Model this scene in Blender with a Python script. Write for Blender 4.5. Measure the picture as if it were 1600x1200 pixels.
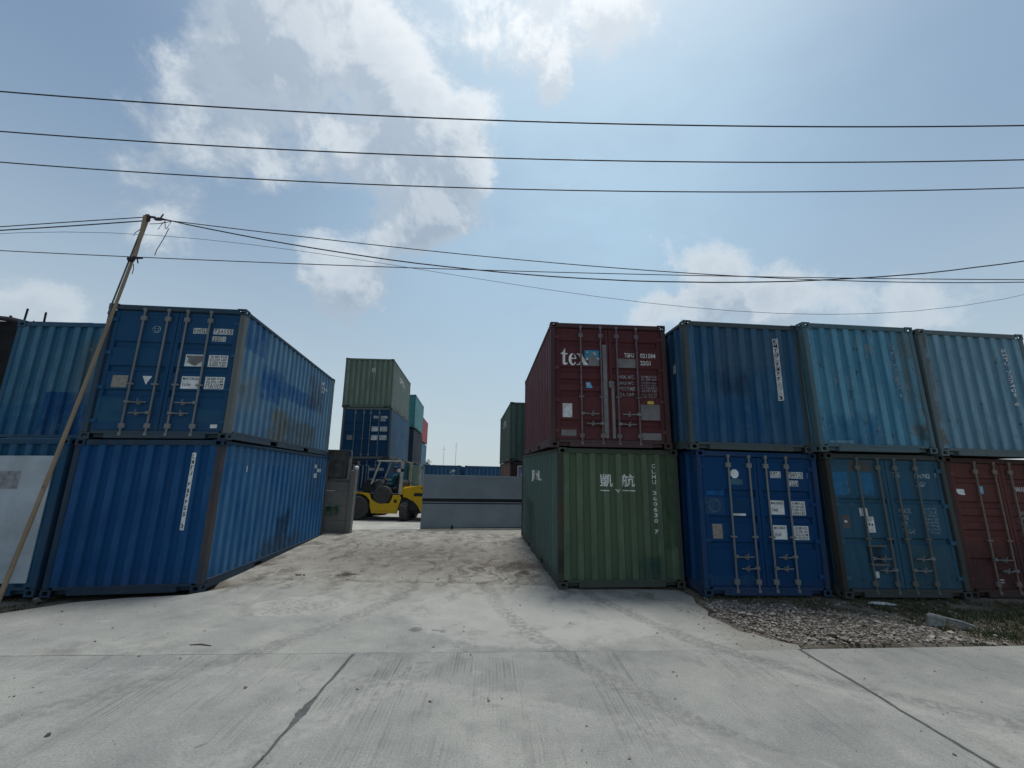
import bpy, bmesh, math, random
from mathutils import Vector, Matrix, noise as mnoise
random.seed(7)
rad = math.radians
for o in list(bpy.data.objects): bpy.data.objects.remove(o)
SC = bpy.context.scene
COL = SC.collection

# ------------------------------------------------------------------ camera
CZ = 2.02
F_PX, PITCH, ROLL = 633.3, rad(12.857), rad(1.314)
cam = bpy.data.cameras.new('camera'); cam.sensor_width = 36.0; cam.sensor_fit = 'HORIZONTAL'
cam.lens = 36.0 * F_PX / 1600.0; cam.clip_start = 0.05; cam.clip_end = 5000
camo = bpy.data.objects.new('camera', cam); COL.objects.link(camo)
_ez = Vector((0, -math.sin(PITCH), math.cos(PITCH))); _fw = Vector((0, math.cos(PITCH), math.sin(PITCH))); _ex = Vector((1, 0, 0))
_R = math.cos(ROLL) * _ex + math.sin(ROLL) * _ez; _U = -math.sin(ROLL) * _ex + math.cos(ROLL) * _ez
camo.matrix_world = Matrix(((_R.x, _U.x, -_fw.x, 0), (_R.y, _U.y, -_fw.y, 0), (_R.z, _U.z, -_fw.z, CZ), (0, 0, 0, 1)))
SC.camera = camo

# ------------------------------------------------------------------ render and view
SC.render.engine = 'CYCLES'
SC.cycles.use_denoising = True
SC.cycles.max_bounces = 6; SC.cycles.diffuse_bounces = 3; SC.cycles.glossy_bounces = 2; SC.cycles.transparent_max_bounces = 6
SC.view_settings.view_transform = 'Standard'; SC.view_settings.look = 'None'
SC.view_settings.gamma = 1.0; SC.view_settings.exposure = 0.85; SC.view_settings.use_curve_mapping = False

# ------------------------------------------------------------------ node helper
class NT:
    def __init__(s, tree):
        s.t = tree; s.n = tree.nodes; s.l = tree.links; s.n.clear()
    def put(s, sock, v):
        if v is None: return
        if isinstance(v, bpy.types.NodeSocket): s.l.new(v, sock)
        elif isinstance(v, (tuple, list, Vector)):
            v = tuple(v)
            if len(sock.default_value) == 4 and len(v) == 3: v = v + (1.0,)
            sock.default_value = v
        else: sock.default_value = v
    def node(s, kind, **kw):
        n = s.n.new(kind)
        for k, v in kw.items(): setattr(n, k, v)
        return n
    def m(s, op, a, b=None, c=None, clamp=False):
        n = s.node('ShaderNodeMath', operation=op, use_clamp=clamp); s.put(n.inputs[0], a); s.put(n.inputs[1], b)
        if c is not None: s.put(n.inputs[2], c)
        return n.outputs[0]
    def v(s, op, a, b=None):
        n = s.node('ShaderNodeVectorMath', operation=op); s.put(n.inputs[0], a)
        if b is not None: s.put(n.inputs[3] if op == 'SCALE' else n.inputs[1], b)
        return n.outputs[1] if op in ('DISTANCE', 'LENGTH', 'DOT_PRODUCT') else n.outputs[0]
    def noise(s, vec, scale, detail=3.0, rough=0.55, dist=0.0, col=False):
        n = s.node('ShaderNodeTexNoise'); s.put(n.inputs['Vector'], vec); n.inputs['Scale'].default_value = scale
        n.inputs['Detail'].default_value = detail; n.inputs['Roughness'].default_value = rough; n.inputs['Distortion'].default_value = dist
        return n.outputs[1] if col else n.outputs[0]
    def ramp(s, x, a, b, lo=0.0, hi=1.0, smooth=True):
        n = s.node('ShaderNodeMapRange', interpolation_type='SMOOTHSTEP' if smooth else 'LINEAR')
        s.put(n.inputs[0], x); s.put(n.inputs[1], a); s.put(n.inputs[2], b); s.put(n.inputs[3], lo); s.put(n.inputs[4], hi)
        return n.outputs[0]
    def mix(s, f, a, b, mode='MIX'):
        n = s.node('ShaderNodeMix', data_type='RGBA', blend_type=mode); s.put(n.inputs[0], f); s.put(n.inputs[6], a); s.put(n.inputs[7], b)
        return n.outputs[2]
    def sep(s, v):
        n = s.node('ShaderNodeSeparateXYZ'); s.put(n.inputs[0], v); return n.outputs
    def comb(s, x, y, z):
        n = s.node('ShaderNodeCombineXYZ'); s.put(n.inputs[0], x); s.put(n.inputs[1], y); s.put(n.inputs[2], z); return n.outputs[0]
    def bump(s, h, strength=0.3, dist=0.01):
        n = s.node('ShaderNodeBump'); n.inputs['Strength'].default_value = strength; n.inputs['Distance'].default_value = dist; s.put(n.inputs['Height'], h); return n.outputs[0]
    def coord(s, which='Object'):
        return s.node('ShaderNodeTexCoord').outputs[which]
    def bsdf(s, col, rough=0.6, metal=0.0, normal=None, spec=0.5):
        n = s.node('ShaderNodeBsdfPrincipled'); s.put(n.inputs['Base Color'], col); s.put(n.inputs['Roughness'], rough); s.put(n.inputs['Metallic'], metal)
        s.put(n.inputs['Specular IOR Level'], spec)
        if normal is not None: s.put(n.inputs['Normal'], normal)
        o = s.node('ShaderNodeOutputMaterial'); s.l.new(n.outputs[0], o.inputs[0]); return n
def newmat(name):
    m = bpy.data.materials.new(name); m.use_nodes = True; return m, NT(m.node_tree)

# ------------------------------------------------------------------ sky and sun
SUN_DIR = Vector((0.066, 0.190, 0.980)).normalized()
SUN_EL = math.asin(SUN_DIR.z); SUN_AZ = math.atan2(SUN_DIR.x, SUN_DIR.y)
W_ = bpy.data.worlds.new('World'); SC.world = W_; W_.use_nodes = True
def build_world():
    T = NT(W_.node_tree)
    sky = T.node('ShaderNodeTexSky', sky_type='NISHITA'); sky.sun_disc = False; sky.sun_elevation = SUN_EL; sky.sun_rotation = SUN_AZ
    sky.altitude = 0.0; sky.air_density = 1.0; sky.dust_density = 0.6; sky.ozone_density = 1.6
    d = T.v('NORMALIZE', T.coord('Generated'))
    x, y, z = T.sep(d)
    el = T.m('MAXIMUM', z, 0.0)
    # hazy tropical air: the blue is washed out towards white, most of all low down
    base = T.mix(T.ramp(el, 0.0, 0.70, 0.85, 0.0), T.v('MULTIPLY', sky.outputs[0], (1.42, 1.38, 1.17)), (4.9, 5.8, 6.5, 1))
    sd = T.m('MAXIMUM', T.v('DOT_PRODUCT', d, tuple(SUN_DIR)), 0.0)
    veil = T.m('MULTIPLY', T.ramp(T.v('DISTANCE', d, (.12, .70, .70)), 0.80, 0.10, 0.0, 0.80), T.ramp(T.noise(T.v('MULTIPLY', d, (1, 1, 2)), 3.0, 5, 0.6), 0.25, 0.65, 0.72, 1.0))
    base = T.mix(veil, base, (4.9, 7.0, 8.7, 1))                       # a thin bright veil of high cloud under the sun
    # clouds: banks of cumulus, broken up by noise
    def warp(v):
        w = T.v('ADD', v, T.v('SCALE', T.v('SUBTRACT', T.noise(v, 3.0, 2, 0.5, col=True), (0.5, 0.5, 0.5)), 0.26))
        return T.v('ADD', w, T.v('SCALE', T.v('SUBTRACT', T.noise(v, 11.0, 4, 0.6, col=True), (0.5, 0.5, 0.5)), 0.10))
    blobs = [((-.40, .553, .73), .25, .95), ((-.46, .62, .63), .16, .6), ((-.299, .603, .74), .16, .75), ((-.27, .683, .679), .22, 1.0), ((-.20, .78, .60), .19, 1.0), ((-.11, .75, .66), .13, .85), ((-.36, .828, .429), .14, .85), ((-.28, .81, .50), .12, .6),
             ((-.54, .56, .63), .15, .55), ((-.62, .62, .47), .12, .34), ((.16, .573, .804), .14, .66), ((.055, .656, .753), .085, .66), ((-.05, .60, .79), .17, .70), ((.03, .52, .85), .20, .7), ((-.14, .62, .77), .13, .6),
             ((.40, .80, .41), .13, .9), ((.50, .76, .39), .13, .85), ((.60, .71, .35), .10, .5), ((.71, .645, .287), .12, .5), ((-.77, .60, .21), .11, .9), ((-.67, .70, .24), .08, .6), ((-.86, .46, .22), .13, .8),
             ((.32, .84, .38), .08, .55)]
    def dens(v, det):
        wv = warp(v); acc = None
        for c, r, k in blobs:
            b = T.ramp(T.v('DISTANCE', wv, c), r * 1.35, r * 0.1, 0.0, k)
            acc = b if acc is None else T.m('MAXIMUM', acc, b)
        far = T.ramp(T.noise(T.v('ADD', v, (3.1, 1.7, 0.4)), 1.9, 2, 0.5), 0.55, 0.85, 0.0, 0.9)
        far = T.m('MULTIPLY', far, T.ramp(T.sep(v)[1], 0.45, 0.1, 0.15, 1.0))
        acc = T.m('MAXIMUM', acc, far)
        f1 = T.noise(v, 5.5, det, 0.66, 0.3)
        return T.m('ADD', acc, T.m('MULTIPLY', T.m('SUBTRACT', f1, 0.5), 1.7))
    d0 = dens(d, 9)
    d1 = dens(T.v('NORMALIZE', T.v('ADD', d, T.v('SCALE', tuple(SUN_DIR), 0.10))), 5)
    cover = T.ramp(d0, 0.27, 0.66, 0.0, 1.0)
    thick = T.ramp(d0, 0.45, 1.10, 0.0, 1.0)
    shade = T.ramp(T.m('SUBTRACT', d1, d0), -0.22, 0.16, 0.0, 1.0)       # 1 on the side away from the sun
    dark = T.m('ADD', T.m('MULTIPLY', shade, 0.75), T.m('MULTIPLY', thick, 0.50), clamp=True)
    near = T.m('POWER', sd, 6.0)
    lit = T.mix(dark, T.mix(near, (6.4, 7.1, 7.7, 1), (12.2, 12.4, 12.4, 1)), T.mix(near, (3.4, 4.25, 5.3, 1), (6.4, 7.3, 8.2, 1)))
    cov = T.m('MULTIPLY', cover, T.ramp(el, 0.05, 0.5, 0.62, 0.90))
    c = T.mix(cov, base, lit)
    c = T.mix(T.m('MULTIPLY', T.m('POWER', sd, 13.0), 0.75), c, (12.5, 12.6, 12.6, 1))
    bg = T.node('ShaderNodeBackground'); T.put(bg.inputs[0], c); bg.inputs[1].default_value = 0.055
    o = T.node('ShaderNodeOutputWorld'); T.l.new(bg.outputs[0], o.inputs[0])
    W_.cycles.sampling_method = 'MANUAL'; W_.cycles.sample_map_resolution = 512
build_world()
sl = bpy.data.lights.new('sun', 'SUN'); sl.energy = 1.3; sl.angle = rad(13); sl.color = (1.0, 0.965, 0.90)
so = bpy.data.objects.new('sun', sl); COL.objects.link(so); so.location = (10, 30, 50)
so.rotation_euler = SUN_DIR.to_track_quat('Z', 'Y').to_euler()

# ------------------------------------------------------------------ object helpers
def tag(o, label=None, cat=None, group=None, kind=None):
    if label: o['label'] = label
    if cat: o['category'] = cat
    if group: o['group'] = group
    if kind: o['kind'] = kind
    return o
def link(name, me, mat=None, parent=None):
    o = bpy.data.objects.new(name, me); COL.objects.link(o)
    if parent is not None: o.parent = parent
    if mat is not None:
        if not me.materials: me.materials.append(None)
        o.material_slots[0].link = 'OBJECT'; o.material_slots[0].material = mat
    return o
def empty(name, loc=(0, 0, 0), mtx=None):
    o = bpy.data.objects.new(name, None); COL.objects.link(o); o.empty_display_size = 0.2
    if mtx is not None: o.matrix_world = mtx
    else: o.location = loc
    return o
def me_from(bm, name, smooth=False):
    me = bpy.data.meshes.new(name)
    bmesh.ops.recalc_face_normals(bm, faces=bm.faces)
    if smooth:
        for f in bm.faces: f.smooth = True
    bm.to_mesh(me); bm.free(); return me
def box(bm, x0, x1, y0, y1, z0, z1, bev=0.0, mtx=None):
    vs = [bm.verts.new((x, y, z)) for x in (x0, x1) for y in (y0, y1) for z in (z0, z1)]
    fs = [bm.faces.new([vs[i] for i in q]) for q in ((0, 1, 3, 2), (4, 6, 7, 5), (0, 4, 5, 1), (2, 3, 7, 6), (0, 2, 6, 4), (1, 5, 7, 3))]
    if mtx is not None: bmesh.ops.transform(bm, matrix=mtx, verts=vs)
    if bev > 0:
        es = list({e for f in fs for e in f.edges})
        bmesh.ops.bevel(bm, geom=es, offset=bev, segments=1, affect='EDGES', profile=0.5)
    return vs
def tube(bm, pts, r, n=8, cap=True):
    pts = [Vector(p) for p in pts]; rings = []
    rs = r if isinstance(r, (list, tuple)) else [r] * len(pts)
    for i, p in enumerate(pts):
        t = (pts[min(i + 1, len(pts) - 1)] - pts[max(i - 1, 0)]).normalized()
        a = t.cross(Vector((0, 0, 1)) if abs(t.z) < 0.9 else Vector((1, 0, 0))).normalized(); b = t.cross(a)
        rings.append([bm.verts.new(p + (a * math.cos(k * 2 * math.pi / n) + b * math.sin(k * 2 * math.pi / n)) * rs[i]) for k in range(n)])
    for A, B in zip(rings, rings[1:]):
        for k in range(n): bm.faces.new((A[k], A[(k + 1) % n], B[(k + 1) % n], B[k]))
    if cap: bm.faces.new(rings[0]); bm.faces.new(rings[-1][::-1])
def disc_lathe(bm, prof, n=24, axis='Y', c=(0, 0, 0)):
    """revolve (radius, along) profile about an axis through c"""
    rings = []
    for r, h in prof:
        ring = []
        for k in range(n):
            a = 2 * math.pi * k / n; u, v = r * math.cos(a), r * math.sin(a)
            p = {'Y': (u, h, v), 'X': (h, u, v), 'Z': (u, v, h)}[axis]
            ring.append(bm.verts.new((p[0] + c[0], p[1] + c[1], p[2] + c[2])))
        rings.append(ring)
    for A, B in zip(rings, rings[1:]):
        for k in range(n): bm.faces.new((A[k], A[(k + 1) % n], B[(k + 1) % n], B[k]))
    bm.faces.new(rings[0]); bm.faces.new(rings[-1][::-1])
def prism(bm, poly, y0, y1, bev=0.0):
    """polygon in x,z extruded along y"""
    a = [bm.verts.new((p[0], y0, p[1])) for p in poly]; b = [bm.verts.new((p[0], y1, p[1])) for p in poly]
    fs = [bm.faces.new(a), bm.faces.new(b[::-1])]
    n = len(poly)
    for i in range(n): fs.append(bm.faces.new((a[i], a[(i + 1) % n], b[(i + 1) % n], b[i])))
    if bev > 0:
        bmesh.ops.bevel(bm, geom=list({e for f in fs[:2] for e in f.edges}), offset=bev, segments=2, affect='EDGES', profile=0.5)

# ------------------------------------------------------------------ materials
CW, CH, CL = 2.438, 2.591, 6.058
def plain(name, col, rough=0.6, metal=0.0, var=0.15, scale=6.0, spec=0.4, bump=0.0, worn=0.0):
    m, T = newmat(name); co = T.coord()
    n = T.noise(co, scale, 4, 0.6)
    c = T.mix(T.ramp(n, 0.3, 0.7, 0.0, 1.0), tuple(k * (1 - var) for k in col), tuple(min(1, k * (1 + var)) for k in col))
    T.bsdf(c, T.ramp(n, 0.2, 0.8, max(0, rough - .1), min(1, rough + .1)), metal, T.bump(T.noise(co, scale * 6, 3), bump, .005) if bump else None, spec)
    if worn:
        bs = [q for q in m.node_tree.nodes if q.type == 'BSDF_PRINCIPLED'][0]
        T.put(bs.inputs['Alpha'], T.ramp(T.noise(co, 26.0, 6, 0.75), .28 + worn * .14, .34 + worn * .16))
    return m
def paint(name, base, fade, seed=0.0, rust=0.3, patches=(), streak=0.5, rough=0.66, dirt=0.35, fade_amt=0.7, peel=0.0, ridge=None):
    """weathered container paint; object coordinates are container metres. patches: (axis, u0,u1,z0,z1, colour, strength)"""
    m, T = newmat(name); co = T.coord()
    p = T.v('ADD', co, (seed * 7.3, seed * 3.1, seed * 5.7))
    x, y, z = T.sep(co)
    big = T.noise(p, 0.9, 5, 0.62)
    c = T.mix(T.ramp(big, 0.32, 0.70, 0.0, fade_amt), base, fade)
    sv = T.v('MULTIPLY', p, (9.0, 9.0, 0.55))
    st = T.noise(sv, 1.0, 5, 0.65)
    c = T.mix(T.ramp(st, 0.52, 0.78, 0.0, streak * .7), c, tuple(min(1, 1.25 * f + 0.022) for f in fade))       # chalky run-downs
    c = T.mix(T.ramp(T.noise(T.v('MULTIPLY', p, (5.0, 5.0, 0.35)), 1.3, 4, 0.6), 0.55, 0.8, 0.0, streak * .7), c, tuple(0.45 * b for b in base))
    if ridge:                                                          # proud ribs painted patchily lighter, standing in for shade in the recesses
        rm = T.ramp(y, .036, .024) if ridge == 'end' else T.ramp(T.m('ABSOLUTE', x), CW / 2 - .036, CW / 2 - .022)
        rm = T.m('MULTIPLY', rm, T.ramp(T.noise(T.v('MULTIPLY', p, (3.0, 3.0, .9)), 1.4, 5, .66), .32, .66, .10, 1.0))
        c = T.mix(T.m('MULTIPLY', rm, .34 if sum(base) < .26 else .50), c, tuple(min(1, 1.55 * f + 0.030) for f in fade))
    wob = T.m('MULTIPLY', T.m('SUBTRACT', T.noise(p, 5.0, 4, 0.6), 0.5), 0.16)
    wob2 = T.m('MULTIPLY', T.m('SUBTRACT', T.noise(p, 2.6, 6, 0.68), 0.5), 0.85) if patches else None
    br0 = T.noise(p, 3.3, 6, 0.68) if patches else None; br1 = T.noise(T.v('MULTIPLY', p, (6.0, 6.0, 1.0)), 1.2, 5, 0.65) if patches else None
    for pt in patches:
        ax, u0, u1, z0, z1, pc, k = pt[:7]; soft = pt[7] if len(pt) > 7 else 0.0
        u = {'x': x, 'y': y}[ax]; e = .012 + .16 * soft; w = T.m('ADD', T.m('MULTIPLY', wob, .35 + .65 * soft), T.m('MULTIPLY', wob2, soft))
        uu, zz = T.m('ADD', u, w), T.m('ADD', z, w)
        a = T.m('MULTIPLY', T.ramp(uu, u0 - e, u0 + e), T.ramp(uu, u1 + e, u1 - e))
        b = T.m('MULTIPLY', T.ramp(zz, z0 - e, z0 + e), T.ramp(zz, z1 + e, z1 - e))
        br = T.m('MULTIPLY', T.ramp(br0, 0.32, 0.55, 0.35, 1.0), T.ramp(br1, 0.34, 0.6, 0.45, 1.0))
        c = T.mix(T.m('MULTIPLY', T.m('MULTIPLY', a, b), T.m('MULTIPLY', br, k)), c, pc)
    if peel:
        pn = T.noise(T.v('MULTIPLY', p, (1, 1, .45)), 7.0, 6, 0.72)
        c = T.mix(T.ramp(pn, 0.66 - .06 * peel, 0.70, 0.0, .75), c, (0.24, 0.23, 0.20))
        c = T.mix(T.ramp(T.noise(T.v('MULTIPLY', T.v('ADD', p, (5, 2, 1)), (1, 1, .5)), 8.0, 6, 0.7), 0.66 - .04 * peel, 0.70, 0.0, .85), c, (0.035, 0.022, 0.016))
    # dust low on the box, grime everywhere
    c = T.mix(T.m('MULTIPLY', T.ramp(T.m('ADD', z, T.m('MULTIPLY', big, .5)), 0.75, 0.15), dirt * .4), c, (0.10, 0.095, 0.085))
    c = T.mix(T.ramp(T.noise(p, 14.0, 4, 0.7), 0.55, 0.75, 0.0, dirt * .6), c, tuple(0.55 * b + 0.012 for b in base))
    rn = T.noise(T.v('MULTIPLY', p, (1, 1, .6)), 6.5, 8, 0.72)
    rmask = T.m('MULTIPLY', T.ramp(rn, 0.66 - 0.10 * rust, 0.73 - 0.08 * rust), T.ramp(big, 0.40, 0.62, 0.25, 1.0))
    c = T.mix(T.m('MULTIPLY', rmask, 0.9), c, T.mix(T.noise(p, 40, 3), (0.05, 0.022, 0.012), (0.16, 0.07, 0.035)))
    run = T.m('MULTIPLY', T.ramp(T.noise(T.v('MULTIPLY', p, (16.0, 16.0, 0.30)), 1.0, 4, 0.6), 0.64 - .06 * rust, 0.74), T.ramp(T.noise(p, 1.7, 3), 0.42, 0.6))
    c = T.mix(T.m('MULTIPLY', run, min(.85, .35 + .5 * max(0, rust))), c, (0.085, 0.042, 0.024))
    fine = T.noise(p, 30.0, 5, 0.65)
    rg = T.m('ADD', T.ramp(big, 0.3, 0.7, rough - .08, rough + .12), T.m('MULTIPLY', rmask, 0.25), clamp=True)
    hgt = T.m('ADD', T.m('MULTIPLY', fine, .35), T.m('MULTIPLY', T.noise(p, 4.0, 4), 1.6))
    T.bsdf(c, rg, 0.0, T.bump(hgt, 0.35, 0.012), 0.16)
    return m
M = {}
M['bar'] = paint('galvanised bar', (0.15, 0.155, 0.155), (0.21, 0.215, 0.215), 1.1, 0.45, (), .4, .55, .3)
M['gasket'] = plain('black rubber seal', (0.012, 0.012, 0.013), 0.8)
M['dark'] = plain('underside steel', (0.02, 0.021, 0.022), 0.85)
M['white'] = plain('white vinyl', (0.62, 0.63, 0.62), 0.55, var=.18, scale=9, worn=0.25)
M['offwhite'] = plain('dirty white vinyl', (0.50, 0.51, 0.50), 0.6, var=.3, scale=7, worn=0.4)
M['letter_white'] = plain('white stencil paint', (0.60, 0.60, 0.58), 0.6, var=.25, scale=10, worn=0.5)
M['letter_faded'] = plain('faded stencil paint', (0.30, 0.36, 0.38), 0.7, var=.4, scale=12, worn=0.9)
M['letter_black'] = plain('black stencil paint', (0.015, 0.015, 0.017), 0.6, worn=0.3)
M['steel_plate'] = plain('grey metal data plate', (0.22, 0.20, 0.17), 0.45, 0.3, var=.25, scale=20)
M['primer'] = plain('grey primer patch', (0.15, 0.145, 0.145), 0.65, var=.2, scale=5)
M['primer_teal'] = plain('teal primer patch', (0.03, 0.09, 0.13), 0.65, var=.3, scale=5)
M['blue_sticker'] = plain('light blue sticker', (0.10, 0.33, 0.58), 0.5)
M['teal_sticker'] = plain('teal sticker', (0.01, 0.20, 0.34), 0.5)
M['grey_tape'] = plain('grey tape', (0.16, 0.16, 0.16), 0.6)
M['yellow_tag'] = plain('yellow tag', (0.50, 0.36, 0.05), 0.5)

# ------------------------------------------------------------------ container
_mesh = {}
def cached(key, fn):
    if key not in _mesh: _mesh[key] = fn()
    return _mesh[key]
def casting_mesh(sx, sy, sz):
    """hollow corner casting with apertures in its three outer faces"""
    bm = bmesh.new(); cx, cy, cz = 0.162, 0.178, 0.118
    xo = CW / 2 + .004; X0 = sx * xo; X1 = sx * (xo - cx)
    Y0 = -0.004 if sy < 0 else CL + .004; Y1 = Y0 + cy * (1 if sy < 0 else -1)
    Z0 = 0.0 if sz < 0 else CH; Z1 = Z0 + cz * (1 if sz < 0 else -1)
    def plate(fn, a0, a1, b0, b1, hw, hh, depth):
        ca, cb = (a0 + a1) / 2, (b0 + b1) / 2; k = 12
        out, inn, deep = [], [], []
        for i in range(k):
            t = 2 * math.pi * (i + .5) / k; ct, st = math.cos(t), math.sin(t)
            s = 1 / max(abs(ct), abs(st)); out.append(bm.verts.new(fn(ca + ct * s * (a1 - a0) / 2, cb + st * s * (b1 - b0) / 2, 0)))
            q = 1 / ((abs(ct) ** 4 + abs(st) ** 4) ** .25)
            inn.append(bm.verts.new(fn(ca + ct * hw * q, cb + st * hh * q, 0))); deep.append(bm.verts.new(fn(ca + ct * hw * q, cb + st * hh * q, depth)))
        for i in range(k):
            j = (i + 1) % k
            bm.faces.new((out[i], out[j], inn[j], inn[i])); bm.faces.new((inn[i], inn[j], deep[j], deep[i]))
        for a, b in ((a0, b0), (a1, b0), (a1, b1), (a0, b1)):      # close the four corners
            cv = bm.verts.new(fn(a, b, 0)); near = sorted(out, key=lambda w: (w.co - cv.co).length)[:2]
            bm.faces.new((cv, near[0], near[1]))
    iy = 1 if sy < 0 else -1; iz = 1 if sz < 0 else -1
    plate(lambda a, b, dd: (a, Y0 + iy * dd, b), min(X0, X1), max(X0, X1), min(Z0, Z1), max(Z0, Z1), .045, .034, .03)
    plate(lambda a, b, dd: (X0 - sx * dd, a, b), min(Y0, Y1), max(Y0, Y1), min(Z0, Z1), max(Z0, Z1), .045, .034, .03)
    plate(lambda a, b, dd: (a, b, Z0 + iz * dd), min(X0, X1), max(X0, X1), min(Y0, Y1), max(Y0, Y1), .034, .05, .03)
    return me_from(bm, 'corner_casting')
def corr_profile(t0, t1, pitch, flat, slope, depth, base):
    """breakpoints (t, inset): flat outer, slope in, flat inner, slope out"""
    n = max(1, round((t1 - t0) / pitch)); p = (t1 - t0) / n; k = p / pitch; out = []
    for i in range(n):
        a = t0 + i * p; inner = p - flat * k - 2 * slope * k
        out += [(a, base), (a + flat * k / 2, base), (a + flat * k / 2 + slope * k, base + depth), (a + flat * k / 2 + slope * k + inner, base + depth), (a + p - flat * k / 2, base)]
    out.append((t1, base)); return out
SIDE_P = corr_profile(.172, CL - .172, .278, .076, .066, .036, .014)
END_P = [(-CW / 2 + .09, .018)] + corr_profile(-CW / 2 + .16, CW / 2 - .16, .250, .10, .026, .042, .018) + [(CW / 2 - .09, .018)]
def door_profile(grooves, z0, z1, base=.050, depth=.034, sl=.022):
    out = [(z0, base)]
    for a, b in sorted(grooves): out += [(a, base), (a + sl, base + depth), (b - sl, base + depth), (b, base)]
    out.append((z1, base)); return out
DOORS = {'k3': [(0.785, 0.925), (1.255, 1.385), (1.725, 1.865)], 'wave': [(0.42, 0.56), (1.02, 1.15), (1.27, 1.40), (1.52, 1.65), (2.09, 2.22)], 'k2': [(0.915, 1.03), (1.645, 1.74)],
         'wave2': [(0.55, .70), (1.08, 1.22), (1.34, 1.48), (1.60, 1.74), (2.08, 2.2)]}
DZ0, DZ1 = .155, 2.475
def pval(prof, t):
    if t <= prof[0][0]: return prof[0][1]
    for (a, u), (b, w) in zip(prof, prof[1:]):
        if t <= b: return u + (w - u) * ((t - a) / (b - a) if b > a else 0)
    return prof[-1][1]
def dent(u, v, s, amp):
    q = mnoise.noise(Vector((u * 1.1 + s * 9.1, v * 1.1, s * 3.7))); r = mnoise.noise(Vector((u * 3.7 + s, v * 3.1, s * 1.3 + 4)))
    return amp * (max(0, q) ** 2 * 2.2 + .35 * r)
def sheet_mesh(prof, z0, z1, place, seed, amp, rows=9):
    bm = bmesh.new(); grid = []
    for j in range(rows + 1):
        z = z0 + (z1 - z0) * j / rows; edge = math.sin(math.pi * j / rows) ** .5
        grid.append([bm.verts.new(place(t, dd + dent(t, z, seed, amp) * edge, z)) for t, dd in prof])
    for A, B in zip(grid, grid[1:]):
        for i in range(len(prof) - 1): bm.faces.new((A[i], A[i + 1], B[i + 1], B[i]))
    return me_from(bm, 'panel')
def door_mesh(style, side):
    bm = bmesh.new(); g = .006; x0, x1 = (-CW / 2 + .118, -g) if side < 0 else (g, CW / 2 - .118)
    prof = door_profile(DOORS[style], DZ0 + .06, DZ1 - .06)
    a, b = x0 + .055, x1 - .055
    rows = [[bm.verts.new((x, d, z)) for x in (a, b)] for z, d in prof]
    for A, B in zip(rows, rows[1:]): bm.faces.new((A[0], A[1], B[1], B[0]))
    for q in (0, 1):                                   # groove end caps
        for (i, (z, d)) in enumerate(prof[:-1]):
            pass
    f = .042
    box(bm, x0, a + .012, f, .10, DZ0, DZ1, .004); box(bm, b - .012, x1, f, .10, DZ0, DZ1, .004)
    box(bm, a + .012, b - .012, f + .002, .10, DZ0, DZ0 + .075, .004); box(bm, a + .012, b - .012, f + .002, .10, DZ1 - .075, DZ1, .004)
    return me_from(bm, 'door')
def gasket_mesh(side):
    bm = bmesh.new(); x0, x1 = (-CW / 2 + .100, .004) if side < 0 else (-.004, CW / 2 - .100)
    y0, y1 = .056, .075
    box(bm, x0, x0 + .02 if side < 0 else x0 + .008, y0, y1, DZ0 - .015, DZ1 + .015)
    box(bm, x1 - .008 if side < 0 else x1 - .02, x1, y0, y1, DZ0 - .015, DZ1 + .015)
    box(bm, x0 + .021, x1 - .021, y0, y1, DZ0 - .016, DZ0 - .001); box(bm, x0 + .021, x1 - .021, y0, y1, DZ1 + .001, DZ1 + .016)
    return me_from(bm, 'door_seal')
def bar_mesh(x):
    bm = bmesh.new(); y = .012
    tube(bm, [(x, y, .06), (x, y, CH - .075)], .0175, 10)
    for z in (.085, CH - .10):                          # cams and keepers
        box(bm, x - .028, x + .028, y - .022, .044, z - .03, z + .03, .006)
    for z in (.24, CH - .27):
        box(bm, x - .05, x + .05, y - .016, .046, z - .045, z + .045, .008)
    for z in (1.02,):
        box(bm, x - .055, x + .055, y - .020, .046, z - .016, z + .016, .005)
    return me_from(bm, 'locking_bar')
def handle_mesh(xb, xe, z):
    bm = bmesh.new(); s = 1 if xe > xb else -1; y = -.012
    box(bm, min(xb - s * .02, xb + s * .05), max(xb - s * .02, xb + s * .05), y - .018, y + .04, z - .028, z + .028, .006)
    tube(bm, [(xb + s * .04, y - .008, z), ((xb + xe) / 2, y - .016, z - .012), (xe, y - .008, z - .004)], [.013, .011, .012], 7)
    xm = xb + (xe - xb) * .62
    box(bm, xm - .02, xm + .02, y - .012, .046, z - .05, z + .02, .004)   # catch
    tube(bm, [(xm - .012, y - .03, z + .01), (xm + .012, y - .03, z + .055)], .009, 6)
    return me_from(bm, 'handle')
def hinge_mesh(side, z):
    bm = bmesh.new(); x = side * (CW / 2 - .085)
    tube(bm, [(x, .022, z - .05), (x, .022, z + .05)], .016, 8)
    box(bm, min(x, x - side * .10), max(x, x - side * .10), .020, .044, z - .035, z + .035, .004)
    return me_from(bm, 'hinge')
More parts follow.
